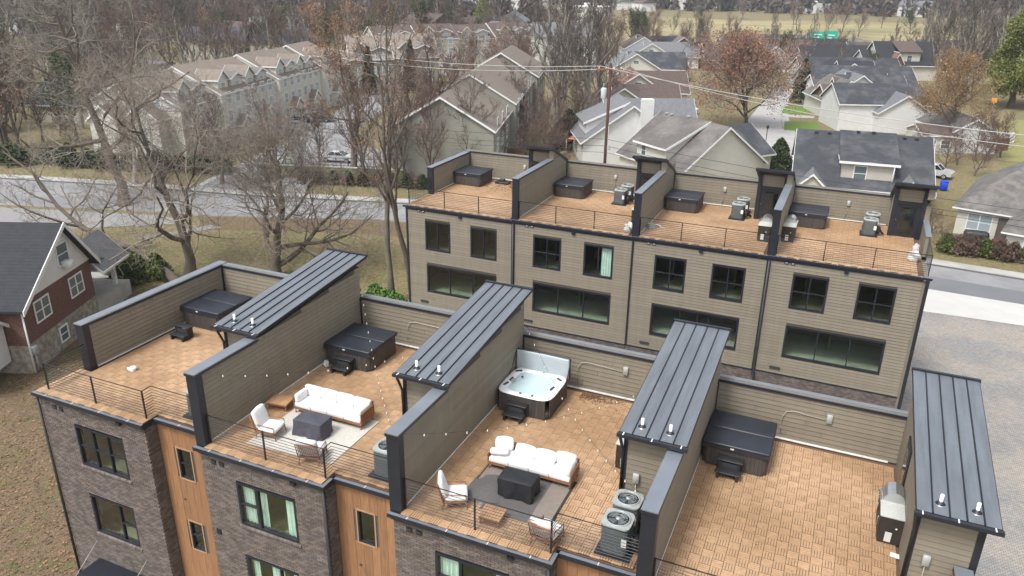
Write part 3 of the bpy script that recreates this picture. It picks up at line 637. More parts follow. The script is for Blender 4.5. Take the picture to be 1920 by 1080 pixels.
    r = .10 if i in (1, 3) else .05
    b = MB(); b.box(-r-.07, r-.07, yb-.07, yb-.01, -6.7, -.2, 0); b.build('corner_trim', BLACK, u)
    if i in (1, 3): b = MB(); b.tube([(-.05, yb-.12, -.3), (-.05, yb-.12, -6.7), (-.0, yb-.2, -7.0), (-.0, yb-.2, gz_)], .06, 8); b.build('downpipe', PLAS, u)
    if i == 3: b = MB(); b.box(WU+.0, WU+.16, yb-.07, yb+.1, gz_, -.2); b.build('corner_trim', BLACK, u)
    jx = [4.4, 3.6, 3.4, 3.3][i]; junction_box(u, jx, 8.3, 1.05, [(jx, 8.26, .9), (jx, 8.26, .5), (jx-.1, 8.25, .05)])
    return u
runits = [rear_unit(i) for i in range(4)]
# ---------------------------------------------------------------- things on the decks
def hot_tub_cabinet(t, W=2.02, H=.78, core=None):
    b = MB(); b.rbox(.03, W-.03, .03, W-.03, 0, core or H, .12, 3); b.build('cabinet_core', TUBS, t)
    n = 14
    for side in range(4):
        for k in range(n):
            a = .14+k*(W-.28)/n; m = MB(); m.box(a+.004, a+(W-.28)/n-.004, .0, .03, .03, H-.03)
            if ('slat', n) not in PIECE:
                q = MB(); q.box(.004, (W-.28)/n-.004, 0, .03, .03, H-.03); PIECE[('slat', n)] = q.data('cabinet_slat', TUBS)
            px, py, rz = [(a, 0, 0), (W, a, R(90)), (W-a, W, R(180)), (0, W-a, R(270))][side]
            link('cabinet_slat', PIECE[('slat', n)], t, (px, py, 0), rz)
def hot_tub(loc, label, rz=0, group='covered hot tubs on the roof decks'):
    t = thing('hot_tub', label, 'hot tub', loc, rz, group); W = 2.02; hot_tub_cabinet(t)
    b = MB(); b.rbox(-.01, W+.01, -.01, W+.01, .74, .80, .03, 2); b.build('shell_rim', PLAS, t)
    for k in range(2):
        b = MB(); y0, y1 = (-.03, W/2-.008) if k == 0 else (W/2+.008, W+.03); b.rbox(-.03, W+.03, y0, y1, .79, .89, .045, 3, puff=.022, jit=.0015); b.build('cover_panel', TUBC, t)
    for x in (-.03, W+.005): b = MB(); b.box(x, x+.025, -.035, W/2, .70, .80); b.build('cover_skirt', TUBC, t)
    b = MB(); b.box(-.03, W+.03, -.04, -.028, .68, .81); b.build('cover_skirt', TUBC, t)
    b = MB(); b.box(W*.42, W*.42+.11, -.045, -.038, .76, .81); b.build('safety_label', LBL, t)
    for x in (.03, W-.03):
        b = MB(); pts = [(x+(.12 if x < 1 else -.12), -.005, .72), (x, .02, .72), (x+(-.035 if x < 1 else .035), .14, .72)]; b.tube(pts, .02, 6); b.build('corner_light', STEEL if x > 1 else LBL, t)
    for k in range(3):
        b = MB(); b.obox((W+.035, .35+k*.6, .72), (.012, .05, .16), 0); b.build('cover_strap', PLAS, t)
    return t
def open_tub(loc, label):
    t = thing('hot_tub', label, 'hot tub', loc); W = 2.02; hot_tub_cabinet(t, core=.32)
    # shell: rim with a scooped basin
    b = MB(); n = 30; g = lambda u: u*W
    def sd(u, v):   # 0 at rim edge .. 1 inside
        x, y = abs(u-.5)*2, abs(v-.5)*2; return (x**5+y**5)**.2
    vs, fs = [], []
    for j in range(n+1):
        for i in range(n+1):
            u, v = i/n, j/n; d = sd(u, v); z = .80
            if d < .76: z = .80-min(1, (.76-d)/.12)*.16
            if d < .56: z = .64-min(1, (.56-d)/.15)*.30
            if d > .96: z = .80-(d-.96)*.9
            X, Y = (u-.5)*(W+.06)+W/2, (v-.5)*(W+.06)+W/2
            if d > 1: s_ = 1/d; X = (u-.5)*s_*(W+.06)+W/2; Y = (v-.5)*s_*(W+.06)+W/2; z = .76
            vs.append((X, Y, z))
    fs = [(j*(n+1)+i, j*(n+1)+i+1, (j+1)*(n+1)+i+1, (j+1)*(n+1)+i) for j in range(n) for i in range(n)]
    b.mesh(vs, fs, smooth=True); b.build('acrylic_shell', ACRY, t)
    wm = bpy.data.materials.new('tub_water'); wm.use_nodes = True; p = wm.node_tree.nodes['Principled BSDF']
    p.inputs['Base Color'].default_value = (.55, .71, .73, 1); p.inputs['Roughness'].default_value = .06; p.inputs['Alpha'].default_value = .72
    nt = wm.node_tree; nz = N(nt, 'ShaderNodeTexNoise', Scale=7.0, Detail=3.0); gg = N(nt, 'ShaderNodeNewGeometry'); nt.links.new(gg.outputs['Position'], nz.inputs['Vector'])
    bp = N(nt, 'ShaderNodeBump', Strength=.5, Distance=.02); nt.links.new(nz.outputs['Fac'], bp.inputs['Height']); nt.links.new(bp.outputs[0], p.inputs['Normal'])
    b = MB(); q = []; m = 40
    for k in range(m):
        a = 2*math.pi*k/m; c, s = math.cos(a), math.sin(a); r = .77*.5/((abs(c)**5+abs(s)**5)**.2); q.append((W/2+c*r*(W+.06), W/2+s*r*(W+.06), .745))
    b.mesh(q, [tuple(range(m))]); b.build('water', wm, t)
    for x, y, rz in ((.20, 1.62, .6), (1.80, 1.62, -.6), (.16, .55, 1.3), (.20, .95, 1.5), (1.80, .9, 1.4)): b = MB(); b.rbox(-.13, .13, -.04, .04, -.02, .035, .02, 2); b.build('headrest', DGREY, t, (x, y, .80), rz)
    for x, y, r in ((.28, .9, .11), (.5, 1.25, .05), (1.1, 1.85, .03), (.9, .12, .05), (1.35, .12, .05)):
        b = MB(); b.lathe([(r, 0), (r*.9, .02), (r*.55, .025), (r*.5, .012), (.0, .012)], (x, y, .80), 16); b.build('control_dial' if r > .1 else 'filter_cap', GALV if r > .1 else DGREY, t)
    for x in (.22, .6, 1.42, 1.8):
        b = MB(); b.lathe([(.03, 0), (.0, .01)], (0, 0, 0), 8); o = b.build('jet', DGREY, t, (x, -.001, .62)); o.rotation_euler = (R(90), 0, 0)
    b = MB(); b.rbox(-.02, W+.02, 1.90, 1.99, .72, 1.50, .04, 3, 0, puff=.02); b.build('raised_lid', FOAM, t)
    b = MB(); b.rbox(-.05, W+.05, 1.995, 2.08, .66, 1.52, .04, 3, 0); b.build('folded_lid_half', TUBC, t)
    b = MB(); b.tube([(W+.06, 1.05, .6), (W+.08, 1.6, .9), (W+.06, 1.98, 1.45)], .022, 6); b.tube([(-.06, 1.05, .6), (-.08, 1.6, .9), (-.06, 1.98, 1.45)], .022, 6); b.build('lid_lifter', PLAS, t)
    return t
def tub_steps(loc, label, group='black steps in front of the hot tubs', rz=0):
    t = thing('tub_steps', label, 'steps', loc, rz, group)
    for y0, z in ((0, .25), (.30, .52)):
        b = MB(); b.rbox(-.03, .77, y0, y0+.32, z-.05, z, .02, 2); b.build('tread', PLAS, t)
    for x in (.03, .61):
        b = MB(); b.box(x, x+.08, .02, .31, .0, .20); b.box(x, x+.08, .312, .60, .0, .47); b.build('side_panel', PLAS, t)
    for y0, z in ((.27, .2),): b = MB(); b.box(.11, .61, y0+.06, y0+.08, z, z+.22); b.build('riser', DGREY, t)
    return t
def condenser(loc, label, group='air conditioning condensers on the decks', s=1.0, detail=True):
    t = thing('air_conditioner', label, 'air conditioner', loc, 0, group); W = .76*s; H = .92*s
    b = MB(); b.box(-W/2-.1, W/2+.1, -W/2-.1, W/2+.1, 0, .07); b.build('base_pad', PLAS, t)
    b = MB(); b.prism([(W/2*(abs(math.cos(q))**.45)*(1 if math.cos(q) > 0 else -1), W/2*(abs(math.sin(q))**.45)*(1 if math.sin(q) > 0 else -1)) for q in [2*math.pi*(j+.5)/28 for j in range(28)]], .08, H); b.build('casing', ACG, t)
    f = MB()
    for k in range(14): z = .14+k*(H-.22)/14; f.prism([((W/2+.01)*(abs(math.cos(q))**.45)*(1 if math.cos(q) > 0 else -1), (W/2+.01)*(abs(math.sin(q))**.45)*(1 if math.sin(q) > 0 else -1)) for q in [2*math.pi*(j+.5)/28 for j in range(28)]], z, z+.016)
    f.build('louvres', ACG, t, kind='stuff')
    b = MB(); b.prism([((W/2+.02)*(abs(math.cos(q))**.45)*(1 if math.cos(q) > 0 else -1), (W/2+.02)*(abs(math.sin(q))**.45)*(1 if math.sin(q) > 0 else -1)) for q in [2*math.pi*(j+.5)/28 for j in range(28)]], H+.001, H+.045)
    b.lathe([(W*.44, 0), (W*.44, .05), (W*.40, .055), (W*.40, .0)], (0, 0, H+.03), 24, cap=False); top = b.build('top_cover', ACT, t)
    b = MB(); b.lathe([(0, .005), (W*.40, .006)], (0, 0, H+.042), 24); b.build('fan_well', mat('fan_shadow_grey', (.05, .065, .075), .7), top)
    for k in range(4):
        a = k*math.pi/2+.4; m = MB(); m.mesh([(math.cos(a)*.06, math.sin(a)*.06, H+.05), (math.cos(a)*W*.36, math.sin(a)*W*.36, H+.052), (math.cos(a+1.0)*W*.36, math.sin(a+1.0)*W*.36, H+.068), (math.cos(a+1.2)*.07, math.sin(a+1.2)*.07, H+.064)], [(0, 1, 2, 3)]); m.build('fan_blade', ACG, top)
    g = MB()
    for r in (.2, .31): g.lathe([(W*r, 0), (W*r+.006, .005)], (0, 0, H+.082), 20, smooth=False, cap=False)
    for k in range(10): a = k*math.pi/5; g.tube([(math.cos(a)*.05, math.sin(a)*.05, H+.075), (math.cos(a)*W*.42, math.sin(a)*W*.42, H+.072)], .004, 3)
    g.build('fan_guard', ACT, top, kind='stuff'); b = MB(); b.lathe([(.065, 0), (.06, .03), (0, .035)], (0, 0, H+.06), 12); b.build('fan_hub', ACT, top)
    b = MB(); b.box(W/2-.16, W/2-.02, -W/2-.022, -W/2-.012, H*.45, H*.72); b.build('data_label', LBL, t)
    if detail:
        b = MB(); rr = random.Random(int(loc[0]*10)); 
        for k in range(5):
            y = rr.uniform(-.3, .3); b.tube([(W/2, y*.5, .25+.1*k), (W/2+.12, y, .5), (W/2+.25+.05*k, y+.1, .12), (W/2+.3, y+.35, .1)], .018, 5)
        b.rbox(W/2+.03, W/2+.2, -.12, .1, .15, .5, .02, 1); b.build('refrigerant_lines', PLAS, t)
    return t
def grill(loc, label, group='grill cabinets with pale counters', rz=0):
    t = thing('grill_station', label, 'grill', loc, rz, group)
    b = MB(); b.box(0, .62, .02, 1.4, .03, .86); b.build('cabinet', CABD, t)
    for k in range(2): b = MB(); b.box(-.02, 0, .08+k*.66, .70+k*.66, .1, .8); d = b.build('cabinet_door', CABD, t); b = MB(); b.tube([(-.045, .38+k*.66, .3), (-.045, .38+k*.66, .6)], .01, 5); b.build('handle', STEEL, d)
    b = MB(); b.rbox(-.04, .66, 0, 1.42, .86, .91, .01, 1); b.build('countertop', STONE, t)
    b = MB(); pts = []
    for k in range(9): a = math.pi*k/8; pts.append((.31-.29*math.cos(a), .91+.31*math.sin(a)))
    b.extr([(x, z) for x, z in pts], (0, .74, 0), (1, 0, 0), (0, 0, 1), (0, 1, 0), .6); 
    for i in range(len(b.sm)): b.sm[i] = False
    h = b.build('grill_hood', STEEL, t); b = MB(); b.tube([(-.02, .84, 1.02), (-.02, 1.26, 1.02)], .014, 6); b.build('hood_handle', STEEL, h)
    b = MB(); b.box(-.05, .0, .74, 1.34, .84, .93); b.build('control_panel', STEEL, t)
    for k in range(4): b = MB(); b.lathe([(.022, 0), (.02, .03), (0, .03)], (0, 0, 0), 8); o = b.build('knob', DGREY, t, (-.05, .82+k*.14, .885)); o.rotation_euler = (0, R(-90), 0)
    b = MB(); b.obox((.25, -.004, .25), (.17, .01, .34), 0, 0, R(6)); b.build('paper_notice', LBL, t)
    b = MB(); b.lathe([(.03, 0), (0, .02)], (0, 0, 0), 8); o = b.build('socket', LBL, t, (.42, .018, .55)); o.rotation_euler = (R(90), 0, 0)
    return t
def sofa(loc, label, tall_back, rz=0):
    t = thing('sofa', label, 'sofa', loc, rz); L, D = 2.75, .80
    b = MB(); b.box(0, L, 0, D, .17, .25); b.build('seat_frame', TEAK, t)
    for x in (.04, L/2-.05, L/2+.05, L-.04):
        for y in (.04, D-.04): b = MB(); b.tube([(x, y, .18), (x+(.0), y, 0)], .018, 5); b.build('leg', TEAK, t)
    bh = .66 if tall_back else .58
    n = 40; 
    b = MB(); b.box(0, L, D-.02, D+.02, bh, bh+.04); b.box(0, L, D-.02, D+.02, .25, .29); fr = b.build('back_frame', TEAK, t)
    q = MB(); q.box(0, L/n-.014, -.012, .012, .29, bh); sm = q.data('back_slat', TEAK)
    for k in range(n): link('back_slat', sm, fr, (k*L/n+.007, D, 0))
    for x in (0, L):
        b = MB(); b.box(x-.02, x+.02, .0, D, bh-.1, bh-.06); b.box(x-.02, x+.02, 0, D, .25, .29); af = b.build('arm_frame', TEAK, t)
        q = MB(); q.box(-.012, .012, 0, D/12-.016, .29, bh-.1); sm2 = q.data('arm_slat', TEAK)
        for k in range(12): link('arm_slat', sm2, af, (x, .008+k*D/12, 0))
    for k in range(4):
        w = (L-.06)/4; x = .03+k*w; b = MB(); b.rbox(x+.004, x+w-.004, .0, D-.05, .25, .40, .03, 3, puff=.014, jit=.001); b.build('seat_cushion', CUSH, t)
        if tall_back:
            b = MB(); b.rbox(x+.01, x+w-.01, D-.20, D-.04, .40, .78+rng.uniform(-.012, .012), .035, 3, puff=.022, jit=.002); b.build('back_cushion', CUSH, t)
    if tall_back:
        for x in (.03, L-.17): b = MB(); b.rbox(x, x+.15, .03, D-.22, .40, .70, .035, 3, puff=.02, jit=.002); b.build('arm_cushion', CUSH, t)
    else:
        for k in (1, 2): b = MB(); b.rbox(-.33, .33, -.07, .07, -.17, .17, .05, 3, puff=.05, jit=.004); o = b.build('back_cushion', CUSH, t, (.03+(k+.5)*(L-.06)/4, D-.20, .55)); o.rotation_euler = (R(-30), 0, 0)
        for x, y, z, rx, ry, rz2 in ((.30, D-.17, .60, -.3, 0, .25), (.27, .32, .50, 1.25, 0, .3)): b = MB(); b.rbox(-.28, .28, -.08, .08, -.19, .19, .06, 3, puff=.06, jit=.004); o = b.build('throw_pillow', CUSH, t, (x, y, z)); o.rotation_euler = (rx, ry, rz2)
        b = MB(); b.rbox(L-.70, L-.06, D-.2, D-.04, .40, .78, .05, 3, puff=.05, jit=.003); b.build('back_cushion', CUSH, t); b = MB(); b.rbox(L-.19, L-.04, .05, D-.22, .40, .68, .05, 3, puff=.05); b.build('arm_cushion', CUSH, t)
    return t
def lounge_chair(loc, label, rz, round_back=False):
    t = thing('lounge_chair', label, 'chair', loc, rz)
    b = MB(); b.box(-.34, .34, -.32, .34, .2, .25); b.build('seat_frame', TEAK, t)
    for x in (-.32, .32):
        for y, yy in ((-.30, -.34), (.30, .4)): b = MB(); b.tube([(x, y, .22), (x, yy, 0)], .018, 5); b.build('leg', TEAK, t)
        b = MB(); b.tube([(x, -.30, .22), (x, -.30, .46), (x, .36, .5)], .018, 5); b.build('arm', TEAK, t)
    b = MB(); b.tube([(-.34, .34, .22), (-.34, .52, .78), (.34, .52, .78), (.34, .34, .22)], .02, 5); bf = b.build('back_frame', TEAK, t)
    q = MB(); q.tube([(0, .345, .26), (0, .52, .77)], .011, 4); sm = q.data('back_slat', TEAK)
    for k in range(11): link('back_slat', sm, bf, (-.29+k*.058, 0, 0))
    b = MB(); b.rbox(-.32, .32, -.34, .30, .25, .39, .05, 3, puff=.035); b.build('seat_cushion', CUSH, t)
    b = MB(); b.rbox(-.32, .32, -.07, .07, -.3, .3, .06 if not round_back else .065, 3, puff=.05); o = b.build('back_cushion', CUSH, t, (0, .36, .64)); o.rotation_euler = (R(-17), 0, 0)
    return t
def low_table(loc, label, w, d, h=.30, rz=0, group=None):
    t = thing('low_table', label, 'low table', loc, rz, group)
    n = 8; q = MB(); q.rbox(.004, w/n-.004, 0, d, h-.055, h, .006, 1); sm = q.data('top_slat', TEAKL)
    for k in range(n): link('top_slat', sm, t, (k*w/n, 0, 0))
    b = MB(); b.box(.03, w-.03, .03, d-.03, h-.12, h-.056); b.build('apron', TEAK, t)
    for x in (.06, w-.06):
        for y in (.06, d-.06): b = MB(); b.box(x-.02, x+.02, y-.02, y+.02, 0, h-.12); b.build('leg', TEAK, t)
    b = MB(); b.box(.05, w-.05, .04, .06, .06, .08); b.box(.05, w-.05, d-.06, d-.04, .06, .08); b.build('stretcher', TEAK, t)
    return t
def covered_table(loc, label, w, d, h, m, rz=0):
    t = thing('covered_fire_table', label, 'covered table', loc, rz); b = MB(); nx, nz = 28, 6; r = random.Random(3+int(w*100)); ph = [r.uniform(0, 6) for _ in range(8)]
    per = []
    for k in range(nx*2):
        s = k/(nx*2)*2*(w+d)
        per.append((s, 0) if s < w else (w, s-w) if s < w+d else (w-(s-w-d), d) if s < 2*w+d else (0, d-(s-2*w-d)))
    vs = []; n = len(per)
    for j in range(nz+1):
        z = h*(1-j/nz)
        for k, (x, y) in enumerate(per):
            f = 1+.0*j; dx, dy = x-w/2, y-d/2; q = .035*(j/nz)*(math.sin(k*.55+ph[0])+.6*math.sin(k*1.3+ph[1]+j)); sag = -.018 if j == 0 else 0
            s_ = 1+(q+.02*(j/nz))/max(abs(dx), abs(dy), .2); lift = .03*math.sin(k*.4+ph[2]) if j == nz else 0
            vs.append((w/2+dx*s_, d/2+dy*s_, max(.01, z+sag+lift*.6+.015)))
    fs = [(j*n+k, (j+1)*n+k, (j+1)*n+(k+1) % n, j*n+(k+1) % n) for j in range(nz) for k in range(n)]
    b.mesh(vs, fs, smooth=True); b.build('cover_skirt', m, t)
    b = MB(); g = 12; vs = []
    for j in range(g+1):
        for i in range(g+1):
            u, v = i/g, j/g; e = min(u, 1-u, v, 1-v); vs.append((w*u, d*v, h+.0-(.018 if e < .01 else 0)+.02*math.sin(u*7+ph[3])*math.sin(v*5+ph[4])*min(1, e*6)+.012*min(1, e*8)+.015))
    b.mesh(vs, [(j*(g+1)+i, j*(g+1)+i+1, (j+1)*(g+1)+i+1, (j+1)*(g+1)+i) for j in range(g) for i in range(g)], smooth=True); b.build('cover_top', m, t)
    return t
def crumpled(name, label, cat, loc, s, m, group=None, n=10, sq=.6):
    r = random.Random(int(loc[0]*100)); bm = bmesh.new(); bmesh.ops.create_icosphere(bm, subdivisions=3, radius=1)
    f = [(r.uniform(2, 6), r.uniform(2, 6), r.uniform(2, 6), r.uniform(0, 6)) for _ in range(5)]
    for v in bm.verts:
        q = 1+sum(.09*math.sin(a*v.co.x+b_*v.co.y+c*v.co.z+d) for a, b_, c, d in f); v.co = Vector((v.co.x*q*s[0], v.co.y*q*s[1], max(v.co.z*q, -.55)*s[2]+.55*s[2]))
    b = MB(); bm.verts.index_update(); b.mesh([v.co[:] for v in bm.verts], [[v.index for v in f_.verts] for f_ in bm.faces], smooth=False); bm.free()
    return b.build(name, m, None, loc, label=label, cat=cat, group=group)
Z = lambda i: -.2*i
X = lambda i, x: WU*i+x
hot_tub((X(0, .22), 6.25, Z(0)), 'covered black hot tub on the front row deck at the far left')
hot_tub((X(1, .22), 6.25, Z(1)), 'covered black hot tub behind the white sofa on the cream rug')
open_tub((X(2, .24), 6.2, Z(2)), 'uncovered hot tub full of clear water with its pale lid raised')
hot_tub((X(3, .25), 6.3, Z(3)), 'covered black hot tub on the otherwise empty front deck at the right')
tub_steps((.80, 4.93, Z(0)), 'small black two-tread steps standing apart from the leftmost front tub')
tub_steps((X(1, .84), 5.62, Z(1)), 'black two-tread steps before the covered tub on the sofa deck with cream rug')
tub_steps((X(2, .75), 5.62, Z(2)), 'black two-tread steps in front of the uncovered hot tub')
tub_steps((X(3, .80), 5.66, Z(3)), 'black two-tread steps against the hot tub of the nearest, empty deck')
for i, (lx, lb) in enumerate([(.25, 'covered hot tub in the left rear corner of the leftmost rear deck'), (.25, 'covered hot tub on the second rear deck from the left'), (.25, 'covered hot tub on the third rear deck, grey hose in front'), (.25, 'covered hot tub on the rightmost rear deck beside a grill')]):
    hot_tub((.15+X(i, lx), Y2+5.65, ZR[i]), lb)
# deck with the cream rug
b = MB(); b.hexa([(8.55, .55, 0), (11.75, .75, 0), (11.75, 3.45, 0), (8.65, 3.45, 0), (8.55, .55, .015), (11.75, .75, .015), (11.75, 3.45, .015), (8.65, 3.45, .015)])
b.build('rug', RUGW, None, (0, 0, Z(1)+.004), label='cream woven rug under the white sofa and grey covered table', cat='rug')
sofa((8.78, 2.72, Z(1)+.02), 'long white sofa with four upright back cushions on the cream rug', True)
covered_table((9.68, 1.58, Z(1)+.02), 'fire table under a charcoal grey cover on the cream rug', 1.06, .66, .60, COVER, R(2))
low_table((7.76, 2.5, Z(1)), 'square light wooden low table left of the white sofa, by the siding wall', .78, .62, .30, R(8))
lounge_chair((8.98, 1.30, Z(1)+.02), 'white cushioned lounge chair left of the grey covered table', R(98), True)
lounge_chair((11.05, .78, Z(1)+.02), 'lounge chair seen from behind at the railing, near the grey covered table', R(196))
condenser((13.62, 1.15, Z(1)), 'condenser on the cream rug deck, half hidden by the black wall post')
condenser((6.28, 1.12, Z(0)), 'condenser on the leftmost front deck, half hidden by a black post')
# deck with the grey rug
t = thing('rug', 'dark grey rug with taupe end bands, one corner folded back', 'rug', (0, 0, Z(2)+.004))
b = MB(); b.box(16.75, 18.25, .95, 3.35, 0, .012); b.build('field', RUGG, t)
for x0, x1 in ((16.1, 16.75), (18.25, 18.85)): b = MB(); b.box(x0, x1, 1.2 if x0 < 17 else .95, 3.35, 0, .012); b.build('end_band', RUGT, t)
for x0, x1 in ((16.05, 16.1), (18.85, 18.93)): b = MB(); b.box(x0, x1, 1.2 if x0 < 17 else .95, 3.35, 0, .013); b.build('border', RUGD, t)
b = MB(); vs = []; n = 8
for j in range(n+1):
    for i in range(n+1):
        u, v = i/n, j/n; vs.append((16.0+1.15*u, 1.0+1.45*v+.35*u, .02+.13*math.sin(math.pi*u)*math.sin(math.pi*min(1, v*1.1))+.02*math.sin(9*u+4*v)))
b.mesh(vs, [(j*(n+1)+i, j*(n+1)+i+1, (j+1)*(n+1)+i+1, (j+1)*(n+1)+i) for j in range(n) for i in range(n)], smooth=True); b.build('folded_corner', RUGG, t)
sofa((16.12, 2.86, Z(2)+.02), 'white sofa with loose pillows and open slatted wooden back near the open hot tub', False)
covered_table((16.98, 1.72, Z(2)+.02), 'fire table under a black cover on the dark grey rug', 1.08, .66, .62, COVERB, R(2))
lounge_chair((16.0, .93, Z(2)+.02), 'white cushioned lounge chair on the folded rug corner left of the black covered table', R(118))
lounge_chair((19.05, .55, Z(2)+.02), 'lounge chair with slatted back at the railing by the condensers', R(172))
low_table((17.02, .32, Z(2)+.01), 'light slatted low table between two lounge chairs at the railing', .66, .58, .30, R(2))
condenser((20.86, 2.0, Z(2)), 'rear one of the two condensers by the front railing of the grey rug deck', s=.97)
condenser((20.86, 1.02, Z(2)), 'front one of the two condensers at the railing of the grey rug deck', s=1.0)
grill((19.76, 4.55, Z(2)), 'dark grill cabinet half hidden by a metal roof beside the grey rug deck')
grill((27.38, 4.55, Z(3)), 'grill with stainless hood and stone counter on the nearest deck')
b = MB(); b.box(0, .3, 0, .2, 0, .004); b.build('paper_sheet', LBL, None, (27.72, 4.05, Z(3)+.01), R(-8), label='white sheet of paper lying in front of the grill on the nearest deck', cat='paper')
crumpled('plastic_bag', 'crumpled white plastic bag on the leftmost front deck', 'bag', (1.6, 2.35, 0), (.16, .13, .12), LBL)
crumpled('plastic_bag', 'white plastic wrapping by the cabinet of the covered tub on the cream rug deck', 'bag', (7.68, 6.05, Z(1)), (.12, .1, .16), LBL)
# rear decks
for i, x in ((1, 4.72), (2, 4.68), (3, 4.62)):
    nm = {1: 'second', 2: 'third', 3: 'rightmost'}[i]
    condenser((.15+X(i, x)-.05, Y2+5.9, ZR[i]), 'front condenser of the pair on the %s rear deck' % nm, s=.95)
    condenser((.15+X(i, x)+.05, Y2+7.1, ZR[i]), 'back condenser of the pair on the %s rear deck' % nm, s=.95, detail=False)
grill((.15+X(2, 6.28), Y2+2.0, ZR[2]), 'grill cabinet against the wall at the right of the third rear deck')
grill((.15+X(3, .22), Y2+2.4, ZR[3]), 'grill cabinet at the left wall of the rightmost rear deck')
grill((.15+X(1, 6.5), Y2+1.9, ZR[1]), 'dark grill cabinet half hidden by the wall right of the second rear deck')
t = thing('garden_hose', 'coiled grey hose by the left wall of the third rear deck', 'hose', (15.2, Y2+1.75, ZR[2]))
b = MB(); 
for k in range(5): b.lathe([(.26-.01*k, .0), (.29-.01*k, .025), (.26-.01*k, .05), (.22-.01*k, .025), (.26-.01*k, .0)], (0, 0, .05*k), 18)
b.build('coil', GALV, t); b = MB(); b.tube([(.2, .15, .2), (.45, .25, .12), (.55, .05, .05), (.75, .2, .03)], .025, 5); b.build('hose_end', LBL, t)
t = thing('leaf_blower_vac', 'low black plastic tub cover lifter left on the leftmost rear deck', 'black tub', (.15+2.7, Y2+7.0, ZR[0]))
t['label'] = 'black plastic tray left by the rear wall of the leftmost rear deck'; t['category'] = 'tray'; t.name = 'plastic_tray'
b = MB(); b.rbox(0, 1.0, 0, .7, 0, .16, .04, 2); b.build('tray_body', PLAS, t); b = MB(); b.rbox(.25, .6, .2, .5, .16, .3, .03, 2); b.build('tray_handle', DGREY, t)
crumpled('sack', 'upper of two white sacks leaning on the right parapet of the rear row', 'sack', (.15+X(3, 6.9), Y2+3.7, ZR[3]), (.18, .16, .3), mat('woven_sack', (.48, .47, .45), .9))
crumpled('sack', 'larger white sack at the right end railing of the rear row', 'sack', (.15+X(3, 6.75), Y2+2.3, ZR[3]), (.30, .32, .32), mat('woven_sack', (.48, .47, .45), .9))
crumpled('plastic_bag', 'white bag lying at the foot of the wall right of the second rear deck', 'bag', (.15+X(1, 6.7), Y2+.7, ZR[1]), (.25, .35, .3), LBL)
b = MB(); lr = random.Random(4)
for k in range(260):
    x, y = (.15+3.3+lr.gauss(1.0, .9), Y2+6.6+lr.gauss(0, .7)); 
    if y > Y2+8.1: continue
    a = lr.uniform(0, 6); s_ = .05; b.mesh([(x+s_*math.cos(a+q), y+s_*math.sin(a+q), ZR[0]+.02+lr.uniform(0, .04)) for q in (0, 1.5, 3.1, 4.6)], [(0, 1, 2, 3)])
for k in range(340):
    x, y = 17.3+abs(lr.gauss(0, .7)), 8.65-abs(lr.gauss(0, .28)); a = lr.uniform(0, 6); s_ = .028; b.mesh([(x+s_*math.cos(a+q), y+s_*math.sin(a+q), Z(2)+.012+lr.uniform(0, .03)) for q in (0, 1.5, 3.1, 4.6)], [(0, 1, 2, 3)])
for k in range(300):
    x, y, i = lr.uniform(.3, 29), lr.uniform(0, 8.6), 0; i = int(x//WU); a = lr.uniform(0, 6); s_ = .018; b.mesh([(x+s_*math.cos(a+q), y+s_*math.sin(a+q), Z(min(i, 3))+.012) for q in (0, 1.5, 3.1, 4.6)], [(0, 1, 2, 3)])
b.build('fallen_leaves', mat('dead_leaf', (.14, .065, .03), .9, var=.4), kind='stuff', label='brown dead leaves scattered on the wooden decks')
def string_lights(name_l, pts, sag, n):
    t = thing('string_light', name_l, 'string lights', pts[0], 0, 'strings of bulbs crossing above two decks'); o = Vector(pts[0]); P = []
    for a, c in zip(pts, pts[1:]):
        a, c = Vector(a), Vector(c)
        for k in range(n+1):
            q = k/n; P.append(a.lerp(c, q)-Vector((0, 0, sag*4*q*(1-q)))-o)
    b = MB(); b.tube(P, .0045, 3); b.build('cable', WIRE, t)
    if 'bulb' not in PIECE: b = MB(); b.lathe([(0, -.055), (.019, -.035), (.021, -.015), (.012, .01), (.011, .03)], (0, 0, 0), 8); PIECE['bulb'] = b.data('bulb', BULB)
    for q in P[1:-1]: link('bulb', PIECE['bulb'], t, q-Vector((0, 0, .03)))
for i in (1, 2):
    d = 'cream rug' if i == 1 else 'open hot tub'; z = Z(i)
    string_lights('string of bulbs from front left post to rear right corner, %s deck' % d, [(X(i, .18), .1, z+2.5), (X(i, 7.2), 9.0, z+2.2)], .75, 17)
    string_lights('string of bulbs from rear left corner to front right post, %s deck' % d, [(X(i, .2), 8.9, z+2.3), (X(i, 7.15), .1, z+2.5)], .75, 17)
# ---------------------------------------------------------------- houses
def shingle(name, col, **k): return stripes(mat(name, col, .92, obvar=.05, noise=(2.2, .16), bump=(14, .6, .03), **k), .14, 2, .02, .86, .2)
SH_DARK = shingle('dark_shingle', (.045, .048, .056), col2=(.085, .088, .097), detail=(.5, .45, .65)); SH_GREY = shingle('grey_shingle', (.16, .165, .175)); SH_TAN = shingle('tan_shingle', (.215, .18, .15)); SH_BRN = shingle('brown_shingle', (.105, .078, .068))
SH_OLD = shingle('weathered_shingle', (.115, .105, .10), col2=(.17, .16, .15), detail=(.35, .45, .65)); SH_RUST = shingle('rusty_shingle', (.20, .11, .075)); SH_MIX = shingle('taupe_shingle', (.165, .152, .14), col2=(.11, .105, .102), detail=(1.2, .42, .6))
SH_BLK = shingle('black_shingle', (.032, .033, .038))
def lap(name, col): return stripes(mat(name, col, .8, noise=(1.2, .06)), .16, 2, .012, .80, .14)
